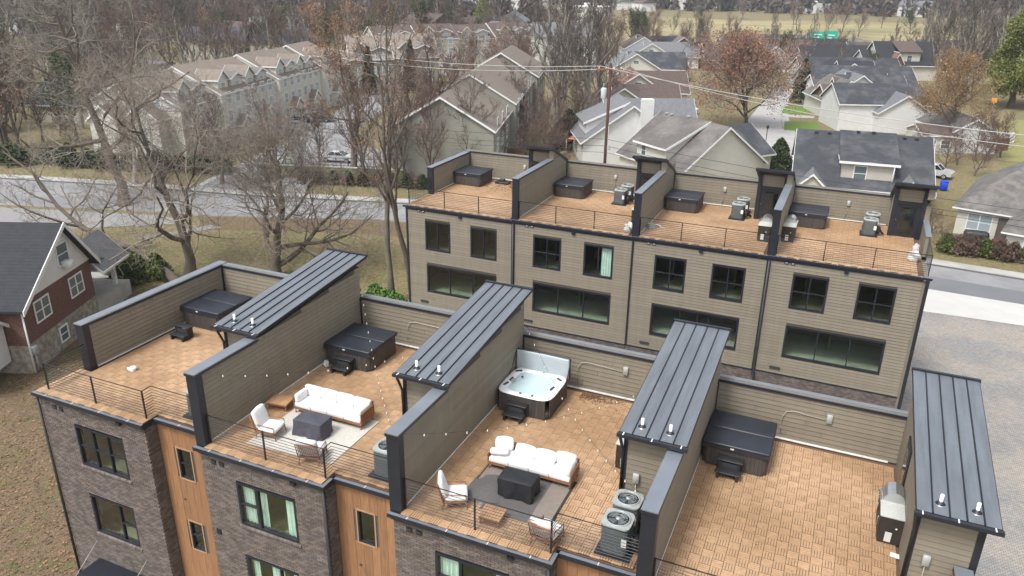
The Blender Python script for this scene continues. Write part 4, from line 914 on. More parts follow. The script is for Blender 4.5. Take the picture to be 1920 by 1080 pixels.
LAPW = lap('white_lap_siding', (.68, .68, .665)); LAPC = lap('cream_lap_siding', (.57, .555, .50)); LAPG = lap('grey_green_siding', (.27, .265, .225)); LAPB = lap('beige_siding', (.46, .43, .37))
RBRICK = mat('red_brick_wall', (.125, .062, .048), .9, noise=(3, .1)); 
def brick_tex(m, sc=4.6):
    nt = m.node_tree; L = nt.links.new; p = nt.nodes['Principled BSDF']; tc = N(nt, 'ShaderNodeTexCoord'); sp = N(nt, 'ShaderNodeSeparateXYZ'); L(tc.outputs['Object'], sp.inputs[0])
    ad = N(nt, 'ShaderNodeMath', operation='ADD'); L(sp.outputs[0], ad.inputs[0]); L(sp.outputs[1], ad.inputs[1]); cb = N(nt, 'ShaderNodeCombineXYZ'); L(ad.outputs[0], cb.inputs[0]); L(sp.outputs[2], cb.inputs[1])
    br = N(nt, 'ShaderNodeTexBrick'); L(cb.outputs[0], br.inputs['Vector']); br.inputs['Scale'].default_value = sc; br.inputs['Color1'].default_value = (.75, .7, .7, 1); br.inputs['Color2'].default_value = (1.35, 1.3, 1.25, 1); br.inputs['Mortar'].default_value = (1.3, 2.2, 2.4, 1); br.inputs['Mortar Size'].default_value = .012
    src = p.inputs['Base Color'].links[0].from_socket; v = N(nt, 'ShaderNodeVectorMath', operation='MULTIPLY'); L(src, v.inputs[0]); L(br.outputs['Color'], v.inputs[1]); L(v.outputs[0], p.inputs['Base Color']); return m
brick_tex(RBRICK)
FIELDST = mat('fieldstone', (.33, .30, .245), .95, noise=(2.5, .3), bump=(4, .9, .08), col2=(.20, .18, .145), detail=(3, .42, .6))
PANE = mat('far_window_pane', (.10, .13, .14), .08, spec=.8); PANEB = mat('blinds_pane', (.30, .35, .37), .3); TRIMW = mat('white_house_trim', (.70, .70, .69), .6); GDOOR = mat('garage_door', (.60, .60, .59), .6, noise=(2, .05))
def gwin(parent, cx, cz, w, h, M, blinds=False, rows=2):
    """window on a wall: M maps (u along wall, out, z) to local"""
    def bx(b, u0, u1, o0, o1, z0, z1): b.hexa([M(u0, o1, z0), M(u1, o1, z0), M(u1, o0, z0), M(u0, o0, z0), M(u0, o1, z1), M(u1, o1, z1), M(u1, o0, z1), M(u0, o0, z1)])
    f = MB(); t = .09
    bx(f, cx-w/2-t, cx-w/2, 0, .06, cz-t, cz+h+t); bx(f, cx+w/2, cx+w/2+t, 0, .06, cz-t, cz+h+t); bx(f, cx-w/2, cx+w/2, 0, .06, cz-t, cz); bx(f, cx-w/2, cx+w/2, 0, .06, cz+h, cz+h+t)
    for r in range(1, rows): bx(f, cx-w/2, cx+w/2, 0, .05, cz+h*r/rows-.025, cz+h*r/rows+.025)
    if w > 1.4: bx(f, cx-.05, cx+.05, 0, .055, cz, cz+h)
    o = f.build('window', TRIMW, parent); b = MB(); bx(b, cx-w/2, cx+w/2, .0, .02, cz, cz+h); b.build('pane', PANEB if blinds else PANE, o)
def roof_slab(b, e0, e1, r1, r0, th=.16):
    """slab from eave edge e0-e1 to ridge r0-r1, th downwards"""
    q = [Vector(p) for p in (e0, e1, r1, r0)]; d = Vector((0, 0, -th)); b.hexa([p+d for p in q]+q)
def gable(parent, x, y, rz, L, W, eave, ridge, roof, wall, oh=.45, wins=(), front=None, part='wing', z0=0, fascia=True, hip=0):
    """gable body: ridge along local x 0..L centred on y; returns wall part. wins: (side, u, z, w, h[, blinds]) side in 'n s e w'"""
    ca, sa = math.cos(rz), math.sin(rz); T = lambda u, v, z: (x+ca*u-sa*v, y+sa*u+ca*v, z)
    b = MB(); h = W/2; v = [T(0, -h, z0), T(L, -h, z0), T(L, h, z0), T(0, h, z0), T(0, -h, eave), T(L, -h, eave), T(L, h, eave), T(0, h, eave)]
    if not hip: v += [T(0, 0, ridge), T(L, 0, ridge)]; fs = [(3, 2, 1, 0), (0, 1, 5, 4), (2, 3, 7, 6), (3, 0, 4, 8, 7), (1, 2, 6, 9, 5)]
    else: fs = [(3, 2, 1, 0), (0, 1, 5, 4), (2, 3, 7, 6), (3, 0, 4, 7), (1, 2, 6, 5)]
    b.mesh(v, fs); wl = b.build('wall', wall, parent)
    sl = (ridge-eave)/h; de = oh*sl; b = MB(); f = MB(); up = .17
    if not hip:
        for s in (-1, 1):
            e0, e1 = T(-oh, s*(h+oh), eave-de+up), T(L+oh, s*(h+oh), eave-de+up); r1, r0 = T(L+oh, 0, ridge+up), T(-oh, 0, ridge+up)
            roof_slab(b, *((e0, e1, r1, r0) if s < 0 else (e1, e0, r0, r1)))
            for u in (-oh-.04, L+oh-.02):
                p, q = T(u, s*(h+oh), eave-de+up-.01), T(u, 0, ridge+up-.01); p2, q2 = T(u+.06, s*(h+oh), eave-de+up-.01), T(u+.06, 0, ridge+up-.01); d = Vector((0, 0, -.24))
                f.hexa([Vector(p)+d, Vector(p2)+d, Vector(q2)+d, Vector(q)+d, p, p2, q2, q])
            f.hexa([T(-oh, s*(h+oh), eave-de+up-.2), T(L+oh, s*(h+oh), eave-de+up-.2), T(L+oh, s*(h+oh+.05), eave-de+up-.2), T(-oh, s*(h+oh+.05), eave-de+up-.2), T(-oh, s*(h+oh), eave-de+up-.02), T(L+oh, s*(h+oh), eave-de+up-.02), T(L+oh, s*(h+oh+.05), eave-de+up-.02), T(-oh, s*(h+oh+.05), eave-de+up-.02)])
    else:
        E = [T(-oh, -h-oh, eave), T(L+oh, -h-oh, eave), T(L+oh, h+oh, eave), T(-oh, h+oh, eave)]; r0, r1 = T(hip, 0, ridge), T(L-hip, 0, ridge)
        lo = [(p[0], p[1], p[2]-.15) for p in E]; b.mesh(E+[r0, r1]+lo, [(0, 1, 5, 4), (2, 3, 4, 5), (1, 2, 5), (3, 0, 4), (9, 8, 7, 6)]); f.mesh(E+lo, [(0, 4, 5, 1), (1, 5, 6, 2), (2, 6, 7, 3), (3, 7, 4, 0)])
    ro = b.build('roof', roof, parent)
    if fascia: f.build('fascia', TRIMW, ro)
    for wn in wins:
        sd, u, z, w_, h_ = wn[:5]; bl = len(wn) > 5
        if sd == 's': M = lambda a, o, zz: T(a, -h-o, zz)
        elif sd == 'n': M = lambda a, o, zz: T(L-a, h+o, zz)
        elif sd == 'e': M = lambda a, o, zz: T(L+o, -h+a, zz)
        else: M = lambda a, o, zz: T(-o, h-a, zz)
        gwin(wl, u, z0+z, w_, h_, M, bl)
    return wl, ro
def roof_dots(ro, pts, m=None):
    for p in pts: b = MB(); b.box(p[0]-.18, p[0]+.18, p[1]-.18, p[1]+.18, p[2], p[2]+.18); b.build('roof_vent', m or GALV, ro)
def house(label, x, y, rz, group=None): return thing('house', label, 'house', (x, y, GZ), R(rz), group)
# A: dark roofed house right behind the rear row
h = house('house with wide dark slate roof and a beige dormer behind the rear townhouses', 19.4, 80, 5)
gable(h, 0, 0, 0, 13.2, 15.2, 2.8, 7.1, SH_DARK, LAPB, .5)
gable(h, 7.05, -6.6, R(90), 6.7, 5.2, 5.2, 5.25, SH_DARK, LAPB, .3, wins=[('w', 1.85, 3.3, 1.15, 1.55)], part='dormer')
b = MB(); b.hexa([(4.1, -7.0, 5.15), (10.0, -7.0, 5.15), (10.0, .1, 7.2), (4.1, .1, 7.2), (4.1, -7.0, 5.38), (10.0, -7.0, 5.38), (10.0, .1, 7.43), (4.1, .1, 7.43)]); d = b.build('dormer_roof', SH_DARK, h)
b = MB(); b.box(4.05, 10.05, -7.08, -7.0, 5.12, 5.36); b.build('fascia', TRIMW, d); b = MB(); b.tube([(9.5, -7.0, 5.1), (9.5, -6.75, 2.9)], .05, 5); b.build('downpipe', TRIMW, d)
roof_dots(h, [(1.6, -.5, 7.0), (3.0, -.5, 7.0), (6, -.5, 7.35), (7.6, -.4, 7.35), (10.8, -.5, 7.0), (12, -.5, 7.0)], PLAS)
for X_ in (1.6, 11.2): gable(h, X_, -8.7, R(90), 3.4, 3.0, 2.6, 4.0, SH_GREY, LAPB, .25)
# B: tan house at right edge
h = house('beige bungalow with taupe hipped roof at the right edge of the street', 35.6, 69.8, -14)
gable(h, 0, 7.5, 0, 17, 15, 2.75, 7.6, SH_MIX, LAPC, .5, hip=5.6, wins=[('s', 2.0, .75, 2.0, 1.5, 1)])
gable(h, 4.9, -2.2, 0, 9, 7, 2.6, 5.4, SH_MIX, LAPC, .45, hip=3.4, wins=[('s', 2.3, .6, 1.7, 1.5, 1), ('w', 3.8, .4, .5, 1.6)])
b = MB(); b.box(3.55, 4.6, -.12, .0, .1, 2.3); b.build('door', mat('dark_storm_door', (.10, .085, .07), .5), h)
# C: cream gable house with long dormer
h = house('cream gabled house with streaked grey roof left of the cul-de-sac', 12.0, 74.4, 142.6)
gable(h, 0, 0, 0, 11.5, 12.4, 3.2, 7.6, SH_OLD, LAPC, .4)
gable(h, 3.9, -6.0, R(90), 6.3, 5.4, 5.2, 5.25, SH_OLD, LAPC, .1) if False else None
b = MB(); b.hexa([(3.2, 5.9, 2.9), (8.6, 5.9, 2.9), (8.6, 1.2, 5.2), (3.2, 1.2, 5.2), (3.2, 5.9, 5.1), (8.6, 5.9, 5.1), (8.6, .2, 7.3), (3.2, .2, 7.3)]); d = b.build('dormer', LAPC, h)
b = MB(); b.hexa([(2.9, 6.3, 5.0), (8.9, 6.3, 5.0), (8.9, 0, 7.62), (2.9, 0, 7.62), (2.9, 6.3, 5.2), (8.9, 6.3, 5.2), (8.9, 0, 7.85), (2.9, 0, 7.85)]); dr = b.build('dormer_roof', SH_OLD, h)
b = MB(); b.box(2.85, 8.95, 6.3, 6.36, 4.95, 5.18); b.hexa([(2.84, 6.3, 4.95), (2.9, 6.3, 4.95), (2.9, 0, 7.6), (2.84, 0, 7.6), (2.84, 6.3, 5.22), (2.9, 6.3, 5.22), (2.9, 0, 7.87), (2.84, 0, 7.87)]); b.build('fascia', TRIMW, dr)
gwin(d, 7.3, 3.7, .75, 1.1, lambda a, o, z: (a, 5.9+o, z))
gable(h, 8.3, -3, R(-90), 8.5, 9, 3.0, 5.8, SH_DARK, LAPC, .4); roof_dots(h, [(1.2, -.5, 7.4), (2.4, -.5, 7.4), (9.4, .3, 7.6), (10.4, .3, 7.6), (6.5, .2, 7.8)])
# D: white house with chimney
h = house('white sided house with tall white chimney beside the utility pole', -1.5, 83.6, 118)
gable(h, 0, 0, 0, 10.5, 12.6, 3.2, 7.7, SH_GREY, LAPW, .45)
b = MB(); b.box(-1.1, 0, -2.4, -.9, 0, 8.7); b.build('chimney', LAPW, h)
b = MB(); b.hexa([(2.2, 5.7, 2.9), (8.6, 5.7, 2.9), (8.6, 1.2, 5.2), (2.2, 1.2, 5.2), (2.2, 5.7, 5.2), (8.6, 5.7, 5.2), (8.6, .2, 7.4), (2.2, .2, 7.4)]); b.build('dormer', LAPW, h)
b = MB(); b.hexa([(1.9, 6.1, 5.05), (8.9, 6.1, 5.05), (8.9, 0, 7.7), (1.9, 0, 7.7), (1.9, 6.1, 5.25), (8.9, 6.1, 5.25), (8.9, 0, 7.95), (1.9, 0, 7.95)]); dr = b.build('dormer_roof', SH_GREY, h)
b = MB(); b.hexa([(1.84, 6.1, 5.0), (1.9, 6.1, 5.0), (1.9, 0, 7.66), (1.84, 0, 7.66), (1.84, 6.1, 5.27), (1.9, 6.1, 5.27), (1.9, 0, 7.97), (1.84, 0, 7.97)]); b.build('fascia', TRIMW, dr)
gable(h, 8.5, 2, R(-90), 12, 9.5, 3.0, 7.3, SH_GREY, LAPW, .4)
# E: houses receding behind the pole
def cross(label, x, y, rz, roof, wall, s=1, wingL=9, roof2=None, group='houses of the estate'):
    h = house(label, x, y, rz, group)
    gable(h, 0, 0, R(90), 11*s, 9.5*s, 3.2, 6.3, roof, wall, .5, wins=[('w', 4.7*s, 4.2, 1.2, .6)])
    gable(h, -1, 5.5*s, 0, wingL+1, 9*s, 3.0, 6.2, roof2 or roof, wall, .45)
    return h
cross('house with brown shingles just behind the white house with the chimney', -10, 109, 24, SH_BRN, LAPB, 1, 9.5)
cross('house with pale gable trim and brown roof, second behind the utility pole', -13.0, 129, 24, SH_RUST, LAPC, 1, 9.5, SH_BRN)
cross('house with a broad dark roof, third behind the utility pole', -23.5, 166, 24, SH_GREY, LAPC, 1.1, 12, SH_DARK)
cross('white gabled house, fourth behind the utility pole', -27.6, 196, 24, SH_GREY, LAPW, 1.1, 13)
cross('farthest white house in the row behind the utility pole, small dark roof', -35, 216, 24, SH_BRN, LAPW, 1.1, 11, SH_BLK)
# F: houses right of the cul-de-sac
h = house('white house with dark green grey roof and blank side wall right of the street', 20.6, 127.5, 22, 'houses of the estate')
gable(h, 0, 0, 0, 14, 9.0, 4.4, 7.0, SH_DARK, LAPW, .35)
gable(h, 9.6, -6.5, R(90), 8, 8.0, 3.4, 6.0, SH_GREY, LAPW, .35)
cross('house with dark roof and brick corner, second on the right of the street', 23, 138, 22, SH_MIX, LAPC, .9, 0, SH_BRN)
gable(house('low brick cornered house behind the white blank walled one', 18.4, 138, 22, 'houses of the estate'), 0, 0, 0, 14, 9, 3, 5.4, SH_BRN, RBRICK, .4)
gable(house('house with white eaves and dark roof, third on the right of the street', 15.8, 148.5, 22, 'houses of the estate'), 0, 0, 0, 17, 10, 3, 5.9, SH_DARK, LAPW, .4)
cross('white gable house with pale grey roof among the right hand houses', 24.8, 148, 22, SH_GREY, LAPW, .9, 6, SH_DARK)
gable(house('house with long black roof, fourth on the right of the street', 12.9, 162, 22, 'houses of the estate'), 0, 0, 0, 22, 10, 3, 6.2, SH_DARK, LAPC, .4)
cross('house with tan rake boards and black gable roof on the right side', 22.6, 170, 22, SH_BLK, LAPC, 1.1, 6)
gable(house('house with slate roof, fifth on the right of the street', 10.5, 180, 22, 'houses of the estate'), 0, 0, 0, 22, 11, 3, 6.2, SH_DARK, LAPC, .4)
gable(house('long dark roofed house far up the street on the right', 8.5, 206, 24, 'houses of the estate'), 0, 0, 0, 26, 11, 3, 6.6, SH_BLK, LAPC, .4)
h = house('red brick gabled house at the far end of the street', -1, 200, 24, 'houses of the estate'); gable(h, 0, 0, R(90), 10, 9, 4, 7.6, SH_BRN, RBRICK, .4, wins=[('w', 4.5, 1.2, 2.2, 1.6)]); gable(h, -7, 5, 0, 7, 9, 3, 6.4, SH_BLK, LAPB, .4)
h = house('cream two storey house with big dormer left of the tall evergreen', 26.0, 205, 24)
gable(h, 0, 0, 0, 14.5, 11, 3.8, 8.6, SH_BLK, LAPC, .5); gable(h, 7, -4.9, R(90), 5, 5.2, 6.5, 6.6, SH_BLK, LAPC, .3, wins=[('w', 2.6, 4.3, 1.1, 1.5)]); gable(h, 3.8, -6.4, R(90), 2.5, 2.6, 4.2, 6.2, SH_RUST, RBRICK, .2)
b = MB(); b.hexa([(4.2, -5.4, 6.5), (9.9, -5.4, 6.5), (9.9, .1, 8.6), (4.2, .1, 8.6), (4.2, -5.4, 6.72), (9.9, -5.4, 6.72), (9.9, .1, 8.82), (4.2, .1, 8.82)]); b.build('dormer_roof', SH_BRN, h)
h = house('low white house with garage and small porch roof at the right', 33.2, 113, 20)
gable(h, 0, 0, 0, 4.5, 6, 2.6, 3.6, SH_BRN, LAPC, .3, wins=[('s', 1.2, .8, 1.2, 1.1), ('s', 3.2, .8, 1.2, 1.1)])
gable(h, 7.4, -2, R(90), 11, 6.8, 2.8, 4.8, SH_MIX, LAPW, .3)
t = thing('fence', 'reddish brown board fence beside the low white house', 'fence', (41.4, 114.6, GZ), R(38))
q = MB(); q.box(0, .28, 0, .03, 0, 1.9); sm = q.data('fence_board', mat('red_brown_board', (.15, .06, .04), .85, obvar=.15))
for k in range(20): link('fence_board', sm, t, (k*.3, 0, 0))
t = thing('fence', 'white board fence behind the low white house', 'fence', (41.5, 121.5, GZ), R(30)); q = MB(); q.box(0, .28, 0, .03, 0, 1.7); sm = q.data('fence_board', TRIMW)
for k in range(24): link('fence_board', sm, t, (k*.3, 0, 0))
t = thing('fence', 'short dark red board fence right of the rear townhouses', 'fence', (32.6, 63.0, GZ), R(82)); q = MB(); q.box(0, .2, 0, .03, 0, 1.9); sm = q.data('fence_board', mat('dark_red_board', (.10, .035, .025), .85, obvar=.15))
for k in range(22): link('fence_board', sm, t, (k*.215, 0, 0))
# I: long townhouse block at left
def terrace(label, x, y, rz, n, L, W, eave, ridge, roof, wall, face=-1, dorm=True, step=.35, floors=3):
    """stepped terrace, ridge along local x; face -1 = windows on local -y"""
    t = thing('terrace_house', label, 'terrace', (x, y, GZ), R(rz)); h = W/2
    for k in range(n):
        dz = step*(k % 2); dy = .7*(k % 2)*face
        x0 = k*L; gw = []
        for f in range(floors):
            for u in (L*.22, L*.5, L*.78): gw.append(('s' if face < 0 else 'n', u if face < 0 else L-u, .9+f*2.5, 1.15, 1.5, 1))
        gable(t, x0, dy, 0, L-.02, W, eave+dz, ridge+dz, roof, wall, .12 if 0 < k < n-1 else .3, wins=gw)
        if dorm:
            for u, pk in ((L*.27, 1), (L*.70, 0)):
                yy = dy+face*(h-.9); rzd = R(90) if face < 0 else R(-90)
                if pk: gable(t, x0+u, yy, rzd, 3.4, 2.6, eave+dz+1.9, eave+dz+3.0, roof, wall, .25, wins=[('w', 1.3, .55, 1.0, 1.0, 1)], z0=eave+dz-.2)
                else: gable(t, x0+u, yy, rzd, 3.6, 3.2, eave+dz+1.7, eave+dz+2.3, SH_OLD, wall, .3, wins=[('w', 1.6, .4, 1.0, 1.0, 1)], z0=eave+dz-.2)
            gable(t, x0+L*.5, dy+face*(h+1.0), R(90) if face < 0 else R(-90), 1.8, 2.8, 2.7, 3.9, roof, wall, .2)
    if floors == 3 and dorm:
        Mw = lambda a, o, zz: (-o, h-a, zz); wl = t.children[0]
        for f in range(3):
            for a in (3.0, 6.6, 10.2): gwin(wl, a, 1.0+f*2.5, 1.1, 1.4, Mw, True)
        gable(t, -2.2, -2.5, 0, 2.2, 4.6, 5.6, 7.4, roof, wall, .3, wins=[('w', 2.3, 3.0, 1.2, 1.4, 1)]); gable(t, -2.0, 3.2, 0, 2.0, 4.0, 5.2, 6.9, roof, wall, .3)
    return t
terrace('long pale terrace with tan roofs and dormers behind the bare trees at left', -60.8, 58, 103, 6, 8.7, 13.5, 6.9, 10.4, SH_TAN, LAPC, -1)
terrace('terrace with tan stepped roofs seen through the middle trees', -19.2, 64.5, 106.5, 4, 15, 12.4, 6.4, 10, SH_TAN, LAPG, -1, dorm=False, step=.8)
terrace('far brown roofed terrace with white dormers across the street', -92, 160, 52, 5, 11, 12, 6.8, 10, SH_BRN, LAPB, -1)
terrace('pale gabled terrace end partly hidden by the orange leaved trees', -75, 126, 40, 2, 9, 12, 6.5, 10.5, SH_TAN, LAPG, -1)
h = house('small house with dark roof behind the shrubs at the far left', -98, 74, 15); gable(h, 0, 0, 0, 14, 10, 3, 6, SH_DARK, LAPB, .5)
t = thing('porch', 'white porch with posts at the upper left edge', 'porch', (-128, 118, GZ)); 
for k in range(4): b = MB(); b.box(k*2.6-.12, k*2.6+.12, -.12, .12, 0, 3); b.build('post', TRIMW, t)
b = MB(); b.box(-.6, 8.6, -1, 4, 3, 3.3); b.build('roof', SH_GREY, t); b = MB(); b.box(-.3, 8.3, 3, 4, 0, 3); b.build('wall', LAPW, t)
# roofs packed before the field
hr = random.Random(5)
for k in range(22):
    az = R(-9.5+k*1.0+hr.uniform(-.4, .4)); d = 222+(k*37 % 5)*11+hr.uniform(-3, 3); x, y = CAM[0]-math.sin(az)*d, CAM[1]+math.cos(az)*d
    h = thing('house', hr.choice(['dark roofed', 'grey roofed', 'brown roofed'])+' house among those packed before the tan field', 'house', (x, y, GZ), R(24+hr.uniform(-6, 6)+(90 if k % 3 == 0 else 0)), 'houses packed before the field')
    rf, wl_ = hr.choice([SH_DARK, SH_BLK, SH_BRN, SH_OLD]), hr.choice([LAPW, LAPC, RBRICK, LAPC]); h['label'] = {'dark_shingle': 'slate roofed', 'black_shingle': 'black roofed', 'brown_shingle': 'brown roofed', 'weathered_shingle': 'weathered grey roofed'}[rf.name]+' house among those packed before the tan field'
    gable(h, 0, 0, 0, hr.uniform(12, 17), 10, 3.0, 6.4, rf, wl_, .45, wins=[('s', 3, .8, 1.4, 1.3), ('s', 8, .8, 1.4, 1.3), ('w', 5, 3.2, 1.1, 1.0)])
# L: brick house lower left
h = house('red brick house with white gable, dark roof and fieldstone base at the left edge', -19.6, 12.6, 113)
H0 = 1.9
b = MB(); b.box(-1, 7.2, 0, 12, 0, H0); b.build('stone_base', FIELDST, h)
b = MB(); b.box(-.98, 7.18, .04, 12, H0, 4.6); wl = b.build('brick_wall', RBRICK, h)
b = MB(); b.mesh([(-1, 0, 4.6), (7.2, 0, 4.6), (4.3, 0, 8.0), (-1, 12, 4.6), (7.2, 12, 4.6), (4.3, 12, 8.0)], [(0, 1, 2), (1, 4, 5, 2), (3, 5, 4), (0, 2, 5, 3)]); b.build('gable_wall', LAPW, h)
b = MB()
for s_, xe, xr, ze in ((-1, -1.5, 4.3, 4.43), (1, 7.6, 4.3, 4.28)):
    zr = 8.15; P = [(xe, -.5, ze), (xe, 12.4, ze), (xr, 12.4, zr), (xr, -.5, zr)]
    if s_ < 0: P = [P[0], P[3], P[2], P[1]]
    else: P = P
    b.hexa([(p[0], p[1], p[2]-.15) for p in P]+P)
ro = b.build('roof', SH_BLK, h); f = MB()
for xe in (-1.5, 7.6): f.hexa([(xe, -.56, 4.1), (4.3, -.56, 7.9), (4.3, -.5, 7.9), (xe, -.5, 4.1), (xe, -.56, 4.42), (4.3, -.56, 8.2), (4.3, -.5, 8.2), (xe, -.5, 4.42)])
f.build('fascia', TRIMW, ro)
fr = lambda a, o, z: (a, -o, z)
for cx, cz, w_, h_, rr in ((1.1, 2.9, 1.5, 1.25, 2), (5.1, 2.9, 1.5, 1.25, 2), (4.3, 5.4, 1.2, 1.3, 2)): gwin(wl, cx, cz, w_, h_, fr, False, rr)
gwin(h, 2.7, .6, .8, .9, fr, False)
b = MB(); b.rbox(3.9, 4.5, -.55, 0, 5.2, 5.6, .03, 1); b.build('window_air_conditioner', WHITE, h)
b = MB(); b.tube([(-1.05, -.1, 4.4), (-1.05, -.1, .1)], .06, 6); b.build('downpipe', TRIMW, h)
b = MB(); b.rbox(-.9, -.5, -.25, 0, 1.2, 1.8, .03, 1); b.tube([(-.7, -.12, 1.2), (-.7, -.12, .1)], .05, 5); b.build('meter_box', GALV, h)
# side wing (white) to the near left and porch to the far side
gable(h, -2.9, 1.2, R(90), 9, 3.6, 3.3, 4.6, SH_BLK, LAPW, .3, z0=.9)
b = MB(); b.hexa([(7.2, .4, 4.3), (11.2, .4, 3.2), (11.2, 7.5, 3.2), (7.2, 7.5, 4.3), (7.2, .4, 4.5), (11.2, .4, 3.4), (11.2, 7.5, 3.4), (7.2, 7.5, 4.5)]); pr = b.build('porch_roof', SH_BLK, h)
b = MB(); b.box(7.2, 12.0, 0, 7.5, 0, 1.2); b.build('porch_floor', CONC, h)
for px_, py_ in ((11.0, .6), (11.0, 4), (11, 7.2), (7.5, .5)): b = MB(); b.box(px_-.14, px_+.14, py_-.14, py_+.14, 1.2, 3.1); b.build('porch_post', TRIMW, h)
gable(h, 8.6, 1.8, 0, 3.4, 3.4, 3.3, 5.0, SH_GREY, TRIMW, .25, z0=3.1)
b = MB(); b.box(13.2, 14.4, 2, 5, 0, .8); b.box(14.4, 15.4, 2, 5, 0, .4); b.build('porch_steps', CONC, h)
h = house('pale metal roofed shed at the left edge beyond the brick house', -47, 20.5, 20); gable(h, 0, 0, 0, 7, 6, 2.4, 3.6, mat('pale_metal_roof', (.42, .47, .5), .4, .3), LAPW, .3)
# far white buildings
for lb, x, y, rz, L, W, H in (('white flat roofed block with dark windows on the far tree line', -150, 325, 20, 26, 16, 11), ('white building at the top edge right of the middle', -104, 545, 10, 18, 10, 6), ('pale two storey building beyond the far field', -22, 560, 12, 20, 10, 6), ('tan far building among the woods, left of the field', -118, 380, 25, 22, 12, 7)):
    t = thing('building', lb, 'building', (x, y, GZ), R(rz)); b = MB(); b.box(0, L, 0, W, 0, H); b.build('wall', LAPW if 'white' in lb else LAPC, t); b = MB(); b.box(-.2, L+.2, -.2, W+.2, H, H+.5); b.box(L*.4, L*.6, W*.3, W*.6, H+.5, H+2); b.build('roof', TRIMW, t)
    q = MB(); q.box(0, 1.5, -.05, 0, 0, 1.5); sm = q.data('window', PANE)
    for k in range(int(L/4)):
        for f_ in range(int(H/3.3)): link('window', sm, t, (1.5+k*4, -.02, 1+f_*3.2))
    q2 = MB(); q2.box(0, .05, 0, 1.5, 0, 1.5); sm2 = q2.data('window', PANE)
    for k in range(3):
        for f_ in range(int(H/3.3)): link('window', sm2, t, (L, 2+k*4, 1+f_*3.2))
# green hoarding sign on stilts
t = thing('sign_board', 'large green road sign boards above the roofs near the field', 'sign', (8, 250, GZ), R(-10))
for k, (x, w_) in enumerate(((0, 4.2), (4.5, 3.4))): b = MB(); b.box(x, x+w_, 0, .15, 4.9, 7.7+k*.4); p = b.build('sign_panel', mat('sign_green', (.0, .36, .24), .6), t); b = MB(); b.box(x+.6, x+w_-.8, -.03, 0, 6.8, 7.05); b.box(x+.6, x+w_-1.6, -.03, 0, 6.0, 6.25); b.build('lettering', WHITE, p, kind='stuff')
for x in (1, 4.0, 7.2): b = MB(); b.box(x, x+.2, .15, .35, 0, 7); b.build('sign_post', GALV, t)
t = thing('sign_board', 'small orange diamond road sign in front of the tall evergreen', 'sign', (47.2, 150, GZ), R(-20)); b = MB(); b.tube([(0, 0, 0), (0, 0, 3)], .05, 5); b.build('sign_post', GALV, t)
b = MB(); b.obox((0, -.05, 3.2), (.8, .04, .8), 0); o = b.build('sign_panel', mat('sign_orange', (.75, .27, .02), .6), t)
# ---------------------------------------------------------------- street things
t = thing('utility_pole', 'reddish brown wooden utility pole with a grey transformer', 'utility pole', (1.6, 62, GZ))
b = MB(); b.tube([(0, 0, 0), (0, 0, 15.2)], .19, 10, r2=.14); b.build('pole', mat('creosote_wood', (.085, .032, .026), .8, noise=(3, .3, (4, 4, .5))), t)
b = MB(); b.obox((0, -.1, 14.6), (2.6, .12, .14), R(20)); b.build('crossarm', TEAK, t)
for k in (-1.1, -.4, .4, 1.1): b = MB(); b.lathe([(.04, 0), (.07, .06), (.04, .1), (.06, .16), (.02, .2)], (k*math.cos(R(20)), -.1+k*math.sin(R(20)), 14.67), 8); b.build('insulator', WHITE, t)
b = MB(); b.lathe([(.28, 0), (.3, .05), (.3, .95), (.24, 1.05), (0, 1.1)], (-.55, 0, 11.7), 14); tr = b.build('transformer', mat('transformer_grey', (.45, .5, .52), .5), t); b = MB(); b.tube([(-.6, 0, 12.8), (-.6, 0, 13.2)], .05, 6); b.build('bushing', GALV, tr)
b = MB(); b.box(.15, .45, -.1, .1, 6.5, 7.0); b.tube([(.2, -.1, 0), (.2, -.1, 9)], .03, 5); b.build('riser_box', GALV, t)
PW = mat('pale_wire', (.42, .42, .40), .6)
def wire(label, a, c, sag, r=.022, m=None, seg=24):
    a, c = Vector(a), Vector(c); b = MB(); P = [a.lerp(c, k/seg)-Vector((0, 0, sag*4*(k/seg)*(1-k/seg)))-a for k in range(seg+1)]; b.tube(P, r, 4)
    b.build('power_line', m or PW, None, tuple(a), label=label, cat='power line', group='overhead lines strung from the utility pole')
zt = GZ+14.9
wire('upper overhead line from the pole to the left', (.6, 61.6, zt), (-44, 74, zt-1.0), .9, .032); wire('lower overhead line from the pole to the left', (2.2, 62.2, zt-.2), (-43, 73, zt-1.9), 1.0, .036)
wire('upper overhead line from the pole to the right edge', (.6, 61.7, zt), (48, 55, zt-2.6), 1.0, .032); wire('lower overhead line from the pole to the right edge', (2.6, 62, zt-.1), (48, 54, zt-3.3), 1.3, .028)
for k, (z1, z2, sg) in enumerate(((8.6, 6.4, .6), (7.9, 5.6, .8), (7.2, 4.9, .5))): wire('%s of three dark cables crossing behind the rear deck walls' % ('highest', 'middle', 'lowest')[k], (1.6, 62, GZ+z1-1.0), (48, 56, GZ+z2-.2), sg, .02, WIRE); wire('%s of three dark cables running left from the pole' % ('highest', 'middle', 'lowest')[k], (1.6, 62, GZ+z1-1.0), (-60, 60, GZ+z1-1.5), sg, .018, WIRE)
t = thing('street_lamp', 'thin black street lamp at the cul-de-sac', 'street lamp', (13.9, 98, GZ)); b = MB(); b.tube([(0, 0, 0), (0, 0, 3.7)], .06, 6); b.build('post', WIRE, t); b = MB(); b.lathe([(.05, 0), (.2, .25), (.22, .45), (.05, .6)], (0, 0, 3.7), 8); b.build('lantern', PLAS, t)
